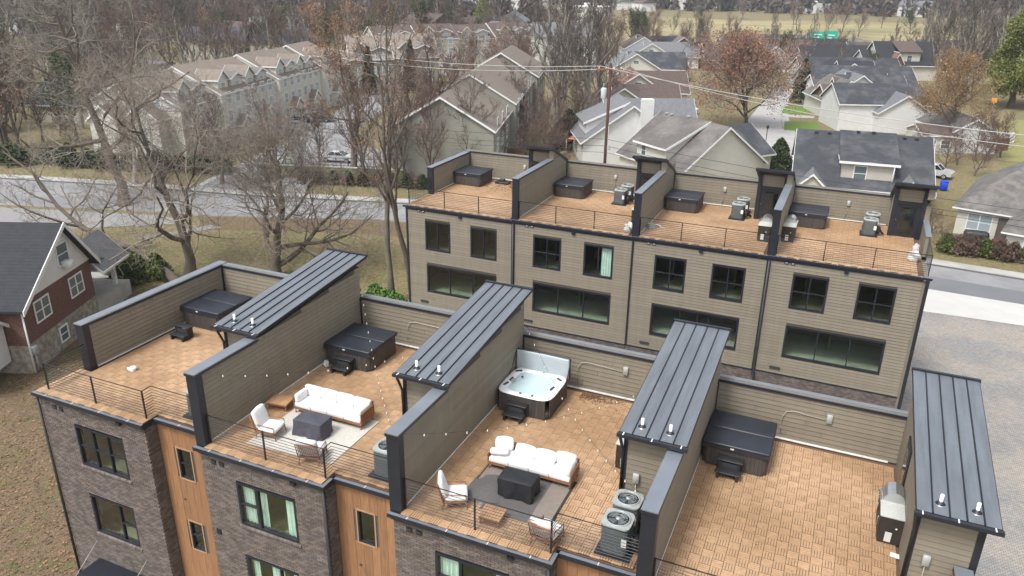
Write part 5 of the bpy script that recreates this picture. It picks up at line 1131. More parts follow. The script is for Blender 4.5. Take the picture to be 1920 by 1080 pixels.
# cars
def paint(n, c): return mat(n, c, .3, .2, coat=.6)
CARG = mat('car_glass', (.02, .025, .03), .05, spec=.9); TYRE = mat('tyre', (.02, .02, .02), .9); RIM = mat('rim', (.35, .35, .36), .4, .6)
def car(label, x, y, rz, m, kind='sedan', group='parked cars', name='parked_car'):
    t = thing(name, label, 'car', (x, y, GZ+.03), R(rz), group); Lc, Wc = 4.6, 1.8
    prof = {'sedan': [(0, .35), (0, .72), (.25, .86), (1.0, .92), (1.25, .95), (3.55, .98), (4.4, .9), (4.6, .7), (4.6, .35)],
            'suv': [(0, .4), (0, .85), (.2, 1.0), (1.1, 1.08), (4.45, 1.1), (4.6, .9), (4.6, .4)], 'truck': [(0, .45), (0, .9), (.2, 1.05), (1.2, 1.1), (4.6, 1.1), (4.65, .9), (4.65, .45)]}[kind]
    cab = {'sedan': [(1.1, .93), (1.85, 1.36), (3.0, 1.40), (3.8, .96)], 'suv': [(1.1, 1.06), (1.75, 1.62), (4.1, 1.64), (4.45, 1.08)], 'truck': [(1.2, 1.08), (1.8, 1.7), (3.0, 1.7), (3.15, 1.1)]}[kind]
    def loft(pts, ws, mi=None):
        b = MB(); n = len(pts); vs = []
        for w_, sh in ws: vs += [(px+(Lc/2-px)*sh, w_, pz) for px, pz in pts]
        fs = [tuple(range(n))] + [tuple(reversed(range(3*n, 4*n)))]
        for k in range(3): fs += [(k*n+i, k*n+(i+1) % n, (k+1)*n+(i+1) % n, (k+1)*n+i) for i in range(n)]
        return b.mesh(vs, [tuple(reversed(f)) for f in fs], smooth=False)
    h = Wc/2; bd = loft(prof, ((-h, .02), (-h+.12, -.0), (h-.12, -.0), (h, .02))).build('body', m, t)
    lo = loft(cab, ((-h+.2, .05), (-h+.16, .0), (h-.16, 0), (h-.2, .05))).build('cabin', CARG, t)
    b = MB(); a0, a1 = cab[1][0]+.05, cab[2][0]-.03; b.rbox(a0-.05, a1+.05, -h+.2, h-.2, cab[1][1]-.02, cab[1][1]+.07, .04, 2)
    for xx, dx in ((cab[0][0], cab[1][0]), (cab[3][0], cab[2][0]), ((a0+a1)/2, (a0+a1)/2)):
        for s in (-1, 1): b.tube([(xx, s*(h-.17), cab[0][1]), (dx, s*(h-.19), cab[1][1])], .045, 4)
    b.build('roof_panel', m, t)
    for xx in (.85, 3.65):
        for s in (-1, 1):
            b = MB(); b.lathe([(.2, -.1), (.33, -.1), (.34, 0), (.33, .1), (.2, .1)], (0, 0, 0), 14); wv = b.build('wheel', TYRE, t, (xx, s*(h-.08), .33)); wv.rotation_euler = (R(90), 0, 0)
            b = MB(); b.lathe([(.21, .105*-s), (.0, .105*-s)], (0, 0, 0), 10); b.build('rim', RIM, wv)
    for s in (-1, 1):
        b = MB(); b.rbox(-.02, .12, s*.62-.18, s*.62+.18, prof[1][1]-.12, prof[1][1]+.03, .02, 1); b.build('headlight', LBL, t); b = MB(); b.rbox(4.5, 4.62, s*.66-.15, s*.66+.15, .72, .88, .02, 1); b.build('tail_light', mat('tail_light_red', (.3, .01, .01), .3), t)
    if kind == 'truck': b = MB(); b.box(3.25, 4.5, -.7, .7, 1.02, 1.12); b.build('cargo_bed', PLAS, t)
    return t
PSIL, PWH, PBL, PNV, PGR = paint('silver_paint', (.50, .51, .53)), paint('white_paint', (.72, .73, .74)), paint('black_paint', (.02, .02, .024)), paint('navy_paint', (.06, .075, .11)), paint('slate_paint', (.16, .18, .22))
car('silver saloon parked behind the low wall near the left street', -34.4, 68.6, 195, PSIL)
car('dark blue pickup at the far end of the parked row left', -54.5, 91.5, 205, PNV, 'truck'); car('slate grey car parked in the row of three at left', -53.2, 84.0, 205, PGR); car('black car between the slate one and the pickup', -54.2, 87.6, 205, PBL, 'suv'); car('navy car nearest in the parked row at left', -51.6, 80.0, 205, PNV)
car('white pickup truck beyond the streaked grey roof', -1.5, 128, 175, PWH, 'truck'); car('white car partly hidden at the foot of the street lamp', 14.0, 92.5, 200, PWH, 'suv'); car('silver grey car beside the beige bungalow', 37.2, 94.6, 165, PSIL, 'suv')
car('white car seen through the middle trees', -70, 126, 170, PWH); car('silver car in front of the far brown roofed terrace', -73, 170, 200, PSIL, 'suv'); car('dark car behind the silver one at the far terrace', -77, 182, 200, PNV)
t = thing('wheeled_bin', 'bright blue wheeled bin by the silver grey car', 'bin', (35.4, 87.6, GZ)); b = MB(); b.rbox(0, .8, 0, .8, .1, 1.1, .05, 1); b.build('body', mat('bin_blue', (.01, .06, .55), .5), t); b = MB(); b.rbox(-.03, .83, -.03, .83, 1.1, 1.18, .03, 1); b.build('lid', mat('bin_blue', (.01, .06, .55)), t)
t = thing('shade_sail', 'orange cloth shade stretched behind the left rear deck', 'shade cloth', (-10.6, 84, GZ)); b = MB(); n = 8; vs = [(5.5*i/n, 3.2*j/n, 2.6+.5*(i/n)*(j/n)-.35*math.sin(math.pi*i/n)*math.sin(math.pi*j/n)) for j in range(n+1) for i in range(n+1)]
b.mesh(vs, [(j*(n+1)+i, j*(n+1)+i+1, (j+1)*(n+1)+i+1, (j+1)*(n+1)+i) for j in range(n) for i in range(n)], smooth=True); b.build('cloth', mat('orange_cloth', (.55, .2, .10), .9), t)
for p in ((0, 0), (5.5, 0), (0, 3.2), (5.5, 3.2)): b = MB(); b.tube([(*p, 0), (*p, 2.65)], .05, 5); b.build('post', GALV, t)
t = thing('garden_wall', 'low mossy concrete wall in front of the silver saloon', 'wall', (-40, 57.2, GZ), R(17)); b = MB(); b.box(0, 17.5, 0, .3, 0, 1.5); b.build('wall_body', mat('mossy_concrete', (.20, .19, .13), .95, noise=(1.2, .4), col2=(.12, .13, .05), detail=(1.0, .45, .6)), t); b = MB(); b.box(-.05, 17.55, -.04, .34, 1.5, 1.6); b.build('wall_coping', CONC, t)
t = thing('fence', 'thin black metal fence above the low mossy wall', 'fence', (-42, 59.5, GZ), R(17)); 
for k in range(13): b = MB(); b.box(k*1.6-.03, k*1.6+.03, -.03, .03, 0, 2.1) if k == 0 else None; 
q = MB(); q.box(-.03, .03, -.03, .03, 0, 2.1); sm = q.data('fence_post', WIRE)
for k in range(13): link('fence_post', sm, t, (k*1.6, 0, 0))
for z in (1.1, 2.0): b = MB(); b.box(0, 19.2, -.02, .02, z, z+.05); b.build('fence_rail', WIRE, t)
t = thing('electrical_cabinet', 'pale green utility cabinet beside the silver saloon', 'cabinet', (-40.6, 62.0, GZ), R(17)); b = MB(); b.rbox(0, 2.0, 0, 1.6, 0, 1.5, .05, 1); b.build('casing', mat('pale_green_paint', (.30, .36, .29), .6), t); b = MB(); b.box(.9, 1.0, -.02, 0, .2, 1.3); b.build('door_seam', DGREY, t)
t = thing('fence', 'brown wooden fence behind the leftmost rear deck', 'fence', (-20.5, 78, GZ), R(-2)); q = MB(); q.box(0, .2, 0, .03, 0, 1.9); sm = q.data('fence_board', mat('old_fence_wood', (.17, .105, .06), .9, obvar=.2))
for k in range(60): link('fence_board', sm, t, (k*.215, 0, 0))
t = thing('porch_furniture', 'dark covered chairs on the porch of the beige bungalow', 'chairs', (36.3, 67.3, GZ)); b = MB(); b.rbox(0, 2.1, 0, 1.0, 0, 1.0, .2, 2, 0, puff=.08); b.build('cover', PLAS, t); b = MB(); b.rbox(2.4, 3.6, -.1, .7, 0, .5, .15, 2, 0); b.build('cushion', mat('wine_cushion', (.12, .03, .04), .9), t)
# ---------------------------------------------------------------- trees
def bark(n, c): return mat(n, c, .9, obvar=.12, noise=(1.5, .3))
BARK = bark('grey_brown_bark', (.12, .096, .076)); BARKD = bark('dark_bark', (.075, .058, .046)); BARKG = bark('pale_bark', (.27, .245, .205)); TWIG = bark('fine_twigs', (.25, .21, .175)); TWIGR = bark('reddish_twigs', (.205, .165, .138)); TWIGG = bark('grey_twigs', (.19, .165, .145)); TWIGO = bark('ochre_twigs', (.24, .155, .075))
TWD = bark('wood_twigs', (.155, .118, .095)); TWDR = bark('wood_reddish_twigs', (.15, .098, .08)); TWDG = bark('wood_grey_twigs', (.125, .105, .09))
TWIGG2 = bark('olive_twigs', (.135, .125, .075))
def tree_data(seed, H, r0, n, spread, start=.25, ratio=.62, levels=4, gnarl=.12, up=.12, droop=0., trunk=None, ang=(35, 65), minr=.012, trunk_stop=.85, nseg=(9, 7, 5, 4, 3), lenmul=1.0, flat=1.0):
    """-> (trunk MB arrays, crown arrays, tips). plain recursive branching, numpy tubes"""
    rr = np.random.RandomState(seed); out = [([], [], 0), ([], [], 0)]; V = [[], []]; F = [[], []]; cnt = [0, 0]; tips = []
    def add(P, rad, sides, which):
        k = len(P); T = np.gradient(P, axis=0); T /= np.linalg.norm(T, axis=1)[:, None]+1e-9
        ref = np.where(np.abs(T[:, 2:3]) > .9, np.array([[1., 0, 0]]), np.array([[0, 0, 1.]])); A = np.cross(T, ref); A /= np.linalg.norm(A, axis=1)[:, None]+1e-9; B = np.cross(T, A)
        q = np.arange(sides)*2*np.pi/sides; ring = P[:, None, :]+rad[:, None, None]*(np.cos(q)[None, :, None]*A[:, None, :]+np.sin(q)[None, :, None]*B[:, None, :])
        V[which].append(ring.reshape(-1, 3)); i = np.arange(k-1)[:, None]*sides; j = np.arange(sides)[None, :]; j2 = (j+1) % sides
        f = np.stack([i+j, i+j2, i+sides+j2, i+sides+j], -1).reshape(-1, 4)+cnt[which]; F[which].append(f); cnt[which] += k*sides
    st = [(np.zeros(3), np.array([0, 0, 1.]), H*trunk_stop, r0, 0)]
    while st:
        p, d, L, r, lv = st.pop(); ns = nseg[min(lv, len(nseg)-1)]; P = [p]; D = [d]; stp = L/ns
        if lv == 0 and trunk is not None:
            P = [np.array(q, float) for q in trunk]; 
            D = [(P[min(i+1, len(P)-1)]-P[max(i-1, 0)]) for i in range(len(P))]; D = [q/np.linalg.norm(q) for q in D]; L = sum(np.linalg.norm(P[i+1]-P[i]) for i in range(len(P)-1)); ns = len(P)-1
        else:
            for s in range(ns):
                d = d+rr.normal(0, gnarl*(.5 if lv == 0 else 1), 3)+np.array([0, 0, up*(1 if lv else .5)-droop*lv*(s/ns)]); d /= np.linalg.norm(d); p = p+d*stp; P.append(p); D.append(d)
        P = np.array(P); t = np.linspace(0, 1, len(P)); rad = np.maximum(r*(1-t*(.75 if lv else .8)), minr*.8)
        if lv == 0: rad[0] *= 1.35
        add(P, rad, 8 if lv == 0 else 6 if lv == 1 else 4 if lv == 2 else 3, 0 if lv < 2 else 1)
        if lv >= levels: tips.append(P[-1]); continue
        nb = n[lv]; s0 = start if lv == 0 else .2
        for k in range(nb):
            u = s0+(1-s0)*((k+rr.uniform(.1, .9))/nb); u = min(u, .98); x = u*ns; i = int(x); f = x-i; i = min(i, ns-1)
            q = P[i]*(1-f)+P[i+1]*f; dd = D[min(i+1, len(D)-1)]
            az = k*2.4+rr.uniform(-.6, .6)+lv; a = math.radians(rr.uniform(*ang))*(1 if lv else spread)
            ref = np.array([1., 0, 0]) if abs(dd[2]) > .8 else np.array([0, 0, 1.]); A = np.cross(dd, ref); A /= np.linalg.norm(A); B = np.cross(dd, A)
            nd = dd*math.cos(a)+(A*math.cos(az)+B*math.sin(az))*math.sin(a); nd[2] *= flat; nd /= np.linalg.norm(nd)
            rl_ = r*(1-u*.75); cr = max(rl_*rr.uniform(.45, .7), minr); cl = L*ratio*rr.uniform(.7, 1.15)*(1.15-.65*u if lv == 0 else 1-.5*u)*lenmul
            st.append((q, nd, cl, cr, lv+1))
    def mk(w): 
        if not V[w]: return None
        return np.concatenate(V[w]), np.concatenate(F[w])
    return mk(0), mk(1), np.array(tips)
def np_mesh(name, v, f, m, var=None, smooth=True):
    me = bpy.data.meshes.new(name); me.vertices.add(len(v)); me.vertices.foreach_set('co', v.astype(np.float32).ravel()); k = f.shape[1]
    me.loops.add(f.size); me.loops.foreach_set('vertex_index', f.astype(np.int32).ravel()); me.polygons.add(len(f)); me.polygons.foreach_set('loop_start', np.arange(len(f), dtype=np.int32)*k)
    if smooth: me.polygons.foreach_set('use_smooth', np.ones(len(f), bool))
    me.materials.append(m)
    if var is not None: a = me.attributes.new('var', 'FLOAT', 'FACE'); a.data.foreach_set('value', var.astype(np.float32))
    me.update(); me.validate(); return me
def leaf_mesh(name, pts, n, jit, size, m, seed=1, cluster=False):
    rr = np.random.RandomState(seed); idx = rr.randint(0, len(pts), n); c = pts[idx]+rr.normal(0, jit, (n, 3)); a = rr.normal(0, 1, (n, 3)); a /= np.linalg.norm(a, axis=1)[:, None]; b = np.cross(a, rr.normal(0, 1, (n, 3))); b /= np.linalg.norm(b, axis=1)[:, None]
    s = size*rr.uniform(.6, 1.3, (n, 1)); v = np.stack([c-a*s, c-b*s*.6, c+a*s, c+b*s*.6], 1).reshape(-1, 3); f = np.arange(n*4).reshape(-1, 4)
    return np_mesh(name, v, f, m, rr.random(n), False)
def tree(label, loc, H, seed, tm=None, cm=None, group=None, leaves=None, scale=1, rz=0, name='bare_tree', **k):
    t, c, tips = tree_data(seed, H, **k); o = thing(name, label, 'tree', loc, rz, group)
    link('trunk', np_mesh('trunk', *t, tm or BARK), o)
    if c is not None: link('crown', np_mesh('crown', *c, cm or TWIG), o)
    if leaves: n, j, s, m = leaves; link('leaves', leaf_mesh('leaves', tips, n, j, s, m, seed), o, kind='stuff')
    return o
LEAFO = mat('orange_brown_leaf', (.27, .115, .045), .8, var=.4); LEAFR = mat('russet_leaf', (.20, .075, .04), .8, var=.4); LEAFY = mat('ochre_leaf', (.32, .20, .075), .85, var=.35)
EVG = mat('evergreen_needles', (.155, .175, .038), .8, var=.55, obvar=.2); EVD = mat('dark_evergreen', (.022, .042, .018), .85, var=.5, obvar=.2); IVY = mat('ivy_green', (.045, .062, .022), .85, var=.5, obvar=.25); SHRB = mat('brown_shrub', (.11, .075, .05), .9, var=.4, obvar=.25)
SHRG = mat('green_shrub', (.07, .10, .02), .9, var=.4, obvar=.2)
G_ = lambda x, y: (x, y, GZ)
# near bare trees on the lot between the rows and the road
tree('broad bare tree with an upright fork behind the leftmost front deck', G_(-23.1, 28.4), 16.5, 11, n=(11, 9, 7, 6), r0=.42, spread=1.1, start=.12, ratio=.74, levels=4, gnarl=.28, up=.08, ang=(40, 78), minr=.012)
tree('many stemmed bare tree behind the leftmost metal roof', G_(-16.9, 31.5), 12, 23, n=(13, 9, 7, 6), r0=.42, spread=1.0, start=.06, ratio=.8, levels=4, gnarl=.24, up=.11, ang=(30, 65), cm=TWIG, minr=.014)
def P3(*p): return [np.array((a, b, c)) for a, b, c in p]
tree('leaning bare tree whose long limb reaches over the brick house', G_(-22.4, 26.6), 16, 31, BARK, n=(11, 8, 7, 5), r0=.34, spread=1.0, start=.30, ratio=.46, levels=4, gnarl=.22, up=.10, ang=(35, 70), trunk=P3((0, 0, 0), (-1.6, .2, .9), (-5.2, .6, 1.9), (-8.4, .8, 2.4), (-11, .6, 3.1), (-13.2, .4, 4.8), (-14.6, 0, 7.4), (-17, -.6, 9.2)))
tree('huge bare tree with thick trunk at the near road edge, far left', G_(-44.6, 40.9), 24, 44, BARK, n=(13, 9, 7, 6), r0=.52, spread=1.05, start=.25, ratio=.62, levels=4, gnarl=.28, up=.06, ang=(35, 75), cm=BARKG, minr=.013)
tree('second wide bare tree veiling the end of the long terrace', G_(-50.5, 47.6), 15, 46, BARKG, n=(9, 8, 7, 5), r0=.26, spread=1.1, start=.15, ratio=.7, levels=4, gnarl=.28, up=.07, ang=(35, 75), cm=BARKG, minr=.013)
tree('tall pale bare tree rising behind the cream rug deck', G_(-5.3, 30.9), 22, 52, bark('lichen_bark', (.17, .15, .122)), n=(15, 9, 7, 5), r0=.25, spread=.85, start=.32, ratio=.36, levels=4, gnarl=.12, up=.18, ang=(35, 65), cm=TWIGR, trunk_stop=.95, leaves=(700, .25, .07, LEAFO))
tree('slimmer tall bare tree close beside the tall pale one', G_(-4.2, 32.2), 19, 58, BARK, n=(11, 7, 6, 4), r0=.24, spread=.7, start=.35, ratio=.33, levels=4, gnarl=.12, up=.2, ang=(30, 60), cm=TWIGR, trunk_stop=.95)
tree('bare tree with orange tinted top across the road, middle left', G_(-31.8, 64.5), 21, 61, BARKG, n=(12, 9, 8, 5), r0=.30, spread=1.0, start=.26, ratio=.48, levels=4, gnarl=.18, up=.12, ang=(30, 65), cm=TWIG, leaves=(4200, .35, .10, LEAFO), minr=.016)
tree('dark forked bare tree just left of the leftmost rear deck', G_(-26.2, 73.8), 17, 67, BARKD, n=(11, 9, 8, 6), r0=.32, spread=1.05, start=.15, ratio=.58, levels=4, gnarl=.17, up=.14, ang=(30, 62), cm=TWIGR, leaves=(1500, .3, .08, LEAFR), minr=.016)
tree('bare tree over the low mossy wall, left of the orange tinted one', G_(-37.4, 57.0), 12, 71, BARK, n=(9, 8, 6, 4), r0=.2, spread=.9, start=.15, ratio=.5, levels=4, gnarl=.2, up=.12, ang=(35, 65), cm=TWIGR, minr=.014)
tree('small bare tree at the road edge among the middle trees', G_(-24.0, 59.5), 11, 73, BARK, n=(9, 8, 6, 4), r0=.18, spread=.9, start=.12, ratio=.5, levels=4, gnarl=.2, up=.12, ang=(35, 65), cm=TWIGR, minr=.014)
tree('large russet leaved tree by the white pickup truck', G_(8.4, 119.5), 12.5, 81, BARKD, n=(14, 8, 7, 4), r0=.32, spread=1.15, start=.05, ratio=.86, levels=4, gnarl=.15, up=.07, ang=(30, 66), cm=TWIG, leaves=(13000, .45, .15, mat('tan_russet_leaf', (.25, .12, .075), .85, var=.45)), minr=.025, name='russet_tree')
tree('feathery ochre tree in front of the low white house', G_(38.3, 115.5), 13.5, 85, BARK, n=(18, 9, 7, 4), r0=.26, spread=1.25, start=.22, ratio=.62, levels=4, gnarl=.08, up=.06, ang=(35, 60), cm=TWIGO, leaves=(11000, .4, .10, mat('brown_ochre_leaf', (.24, .145, .07), .85, var=.35)), minr=.016, name='ochre_tree')
for lb, x, y, H, sd, m in (('tall evergreen at the right edge, left one of two', 52.2, 165, 18, 91, EVG), ('tall evergreen at the right edge, right one of two', 58.5, 169, 19, 93, EVG)):
    tree(lb, G_(x, y), H, sd, BARKD, n=(22, 9, 6, 0), r0=.6, spread=1.2, start=.16, ratio=.34, levels=3, gnarl=.12, up=.02, ang=(50, 80), cm=BARKD, leaves=(48000, .62, .19, m), name='evergreen_tree', minr=.03, trunk_stop=.95)
def conifer(lb, x, y, H, W, m, seed, n=2600, group=None):
    rr = np.random.RandomState(seed); z = rr.random(n)**.7; a = rr.uniform(0, 6.28, n); r = W*(1-z)**.75*rr.uniform(.55, 1.05, n)*(1+.15*np.sin(a*3+z*9)); pts = np.stack([np.cos(a)*r, np.sin(a)*r, .3+z*H], 1)
    o = thing('conifer', lb, 'tree', G_(x, y), 0, group); b = MB(); b.tube([(0, 0, 0), (0, 0, H*.8)], .15, 6); b.build('trunk', BARKD, o); link('foliage', leaf_mesh('foliage', pts, int(n*3.2), .12, .11+.035*W, m, seed), o, kind='stuff')
conifer('dark green conical shrub tree beside the green lawns', 14.2, 152, 8, 2.2, EVD, 5); conifer('rounded bush by the white car at the street lamp', 16.6, 90, 3.6, 2.0, IVY, 6)
conifer('narrow dark cypress left of the pale gabled terrace end', -66, 120, 9, 1.6, EVD, 7); conifer('narrow dark cypress right of the pale gabled terrace end', -60.5, 127, 10, 1.8, EVD, 8); conifer('evergreen shrub behind the orange shade cloth', -12.5, 90, 5, 3.0, EVD, 9); conifer('bright green round tree near the white flat roofed block', -120, 285, 14, 6, EVG, 10, 3500); conifer('dark evergreen at the right end of the tan roofed terrace', -82, 118, 9, 5, EVD, 12)
# shared kinds for the many others
KIND = {}
def kind(key, *a, leaves=None, cm=None, **k):
    t, c, tips = tree_data(*a, **k); KIND[key] = (np_mesh('trunk', *t, BARKG if 'g' in key else BARK), np_mesh('crown', *c, cm or TWIG), leaf_mesh('leaves', tips, *leaves, 3) if leaves else None)
kw = dict(levels=3, minr=.03, nseg=(7, 5, 4, 3), ang=(25, 60))
kind('g1', 101, 16, .32, (12, 9, 8), .85, start=.2, ratio=.5, gnarl=.16, up=.18, cm=TWDG, **kw)
kind('r1', 102, 15, .28, (13, 9, 8), .8, start=.12, ratio=.52, gnarl=.15, up=.2, cm=TWDR, **kw)
kind('b1', 103, 14, .26, (12, 9, 8), .95, start=.15, ratio=.55, gnarl=.18, up=.14, cm=TWD, **kw)
kind('g2', 104, 18, .34, (14, 9, 8), .65, start=.25, ratio=.42, gnarl=.12, up=.25, cm=TWDG, **kw)
kind('o1', 105, 13, .24, (12, 8, 7), .9, start=.15, ratio=.55, gnarl=.15, up=.12, cm=TWIG, leaves=(1300, .45, .15, mat('dull_russet_leaf', (.17, .095, .065), .85, var=.4)), **kw)
kind('s1', 106, 5.5, .10, (12, 8, 6), 1.0, start=.02, ratio=.7, gnarl=.2, up=.15, cm=TWDR, levels=3, minr=.016, nseg=(5, 5, 4, 3), ang=(25, 65))
kind('y1', 107, 12, .24, (12, 8, 7), .9, start=.15, ratio=.52, gnarl=.15, up=.16, cm=TWIGG2, leaves=(2200, .45, .18, IVY), **kw)
kind('g3', 108, 17, .34, (15, 10, 9), .8, start=.12, ratio=.5, gnarl=.14, up=.22, cm=TWDG, **kw)
def place(key, x, y, s, label, group, split=True, name='bare_tree', z=0):
    tr, cr, lv = KIND[key]; tone = {'g1': 'grey', 'g2': 'grey', 'g3': 'grey', 'r1': 'reddish', 'b1': 'light brown', 'o1': 'russet leaved', 'y1': 'olive leaved', 's1': ''}[key]
    if tone and tone.split()[0] not in label and label.split()[0] in ('bare', 'tree', 'brownish', 'lone', 'large', 'tall'):
        q = label.split(); q = [v for v in q if v not in ('bare', 'brownish', 'grey', 'large', 'tall')]; label = ('tall ' if s > 1.08 else 'small ' if s < .7 else '')+tone+(' bare ' if 'leaved' not in tone else ' ')+' '.join(q)
        label = ' '.join(label.split()[:16])
    o = thing(name, label, 'tree' if name != 'shrub' else 'shrub', (x, y, gz(x, y)+z), rng.uniform(0, 6.28), group); q = s*rng.uniform(.92, 1.1); o.scale = (s*rng.uniform(.9, 1.15), s*rng.uniform(.9, 1.15), q)
    link('trunk', tr, o); link('crown', cr, o)
    if lv: link('leaves', lv, o, kind='stuff')
    return o
# tall grey clump right of the middle terrace
for k, (x, y, s, kk) in enumerate([(-17, 98, 1.25, 'g3'), (-21, 106, 1.35, 'g2'), (-14, 104, 1.25, 'g3'), (-18, 114, 1.35, 'g2'), (-24, 118, 1.2, 'g3'), (-12, 92, .95, 'b1'), (-20, 90, .8, 'b1'), (-15, 112, 1.2, 'b1'), (-27, 128, 1.2, 'g3'), (-22, 134, 1.1, 'g2'), (-13.5, 97, .7, 'r1')]):
    place(kk, x, y, s, 'tall bare tree of the dense grey clump left of the utility pole', 'grey clump of bare trees left of the pole')
for x, y, s in ((-14, 85.5, 1.0), (-17, 84, .9), (-19, 86, 1.1), (-11.6, 87, .8), (-15.5, 88.5, 1.2), (-21, 81, .7)): place('s1', x, y, s*1.25, 'tangled bare brush behind the leftmost rear deck', 'brush behind the wooden fence', name='shrub')
# band of shrubs and trees beyond the road at left
lr = random.Random(12)
for k in range(46):
    u = lr.random(); x = -112+u*66; y = 44+(x+112)*.10+lr.uniform(1.5, 17) + (3 if x > -60 else 0)
    if -70 < x < -44 and y > 48: continue
    place(lr.choice(['r1', 's1', 'b1', 'y1', 's1', 'r1', 'o1']), x, y, lr.uniform(.55, .85) if lr.random() < .7 else 1.0, 'brownish bare tree in the thicket beyond the road at far left', 'thicket beyond the road at far left')
for k in range(26):
    x = -84+k*1.65; y = 40.6+(x+84)*.27+lr.uniform(1.9, 4.6)+2; 
    if x > -46: continue
    conifer('dark green ivy hummock of the bank along the far pavement', x, y, lr.uniform(1.2, 2.8), lr.uniform(1.4, 2.4), IVY, 40+k, 500, 'ivy bank along the far pavement')
for k in range(16): place('s1', -37.5+k*1.15, 56.0+k*.32+lr.uniform(-.6, .4)-.6, lr.uniform(.25, .45), 'low brown shrub in front of the mossy wall', 'low shrubs before the mossy wall', name='shrub')
for k in range(9): conifer('small dark green shrub in front of the mossy wall', -33.5+k*1.7, 57.0+k*.5, 1.2, .8, IVY, 80+k, 300, 'green shrubs before the mossy wall')
for x, y, s in ((-42, 52.5, .9), (-60, 57, .95), (-52, 60, .8), (-56, 52, .7)): place('r1', x, y, s*.8, 'bare sapling in front of the long pale terrace', 'saplings before the long terrace')
for k in range(0, 16, 2): x = -52.5-k*.22*3.0+3; place('s1', -50.5-k*.85, 60+k*3.5, lr.uniform(.5, .8) if k % 3 else .55, 'bare shrub along the front of the long pale terrace', 'shrubs along the long terrace front')
for k in range(13): place(lr.choice(['r1', 'b1', 'o1']), -29-k*1.6+lr.uniform(-2, 2), 84+k*6.5, lr.uniform(.6, .95), 'bare tree in the court between the two terraces', 'trees between the terraces')
for x, y, s in ((-17, 72, 1.0), (-13.5, 76, .9), (-12, 81, 1.0), (-10, 80, .8), (-22, 70, .8)): place('s1', x, y, s*1.2, 'bare brush between the middle terrace and the white house', 'brush beside the middle terrace', name='shrub')
for x, y, s, kk in ((-30, 62.5, .8, 'r1'), (-27.5, 60.5, .75, 'r1'), (-33.5, 60, .6, 'b1'), (-21.5, 66, .75, 'r1'), (-24.5, 66.5, .8, 'o1'), (-26, 69, .95, 'r1'), (-20, 62.5, .8, 'r1'), (-17, 66, .8, 'b1'), (-22, 71, .9, 'r1'), (-23, 62.5, .7, 'b1')): place(kk, x, y, s, 'thin reddish bare tree in front of the middle terrace gable', 'reddish trees before the middle terrace')
for x, y, s in ((-70, 150, 1.0), (-62, 156, .9), (-56, 166, 1.0), (-50, 176, .9)): place('o1', x, y, s*.9, 'russet leaved tree before the far brown roofed terrace', 'russet trees before the far terrace', name='russet_tree')
# trees among the right hand houses
for x, y, s, kk in ((1, 150, 1.0, 'g1'), (5, 158, 1.1, 'g3'), (-3, 168, 1.2, 'g1'), (2, 176, 1.1, 'b1'), (12.5, 171, .9, 'g1'), (9, 190, 1.1, 'g2'), (-6, 190, 1.1, 'g1'), (-16, 205, 1.1, 'g3'), (-9, 215, 1.2, 'r1'), (20, 200, 1.0, 'g1'), (26, 192, .9, 'y1'), (-20, 225, 1.2, 'g1'), (-2, 228, 1.2, 'b1'), (-10, 158, .8, 'r1'), (14, 220, 1.0, 'g2'), (32, 176, .7, 'g1'), (27, 186, .9, 'y1')):
    place(kk, x, y, s*.62, 'bare tree among the houses around the far end of the street', 'bare trees around the estate')
for x, y, s in ((42, 168, 1.35), (46, 178, 1.5), (40, 188, 1.4), (52, 192, 1.5), (58, 182, 1.4), (48, 202, 1.5), (62, 204, 1.5), (38, 214, 1.3), (56, 224, 1.4), (44, 176, 1.3)): place(lr.choice(['g3', 'g1', 'g2']), x, y, s*.85, 'large grey bare tree of the group left of the tall evergreens', 'grey trees beside the evergreens')
for x, y, s in ((42.5, 110, .8), (44.5, 112, .7), (38.5, 104, .6), (36.8, 101, .55), (40, 98, .6), (34, 110, .45), (41, 108, .8)): place('s1', x, y, s*1.5, 'bare shrub near the reddish brown fence', 'shrubs near the brown fence', name='shrub')
for k in range(18): x = 34.2+k*.62; place('s1', x, 62.6+lr.uniform(-.5, .5), lr.uniform(.28, .42), 'brown bush of the hedge before the beige bungalow', 'hedge before the beige bungalow', name='shrub')
for k in range(10): conifer('leafy bush of the hedge before the beige bungalow', 34.5+k*1.05, 62.9+lr.uniform(-.3, .3), 1.3, 1.0, SHRG if k % 3 == 0 else SHRB, 120+k, 380, 'leafy bushes before the beige bungalow')
place('s1', 33.6, 68.4, .55, 'pale leafless bush at the corner of the beige bungalow', 'bush at the bungalow corner', name='shrub')
for k in range(7): conifer('yellow green bush by the porch of the brick house', -27.5+lr.uniform(-1, 3), 25.2+lr.uniform(-1.5, 2.5), 1.8, 1.2, SHRG, 150+k, 420, 'yellow green bushes by the brick house')
for k in range(5): conifer('bright green weed clump at the foot of the tall pale tree', -6.6+k*.7, 30+lr.uniform(-.8, .6), .9, .8, mat('weed_green', (.09, .17, .03), .9, var=.4), 170+k, 420, 'green weeds behind the cream rug deck')
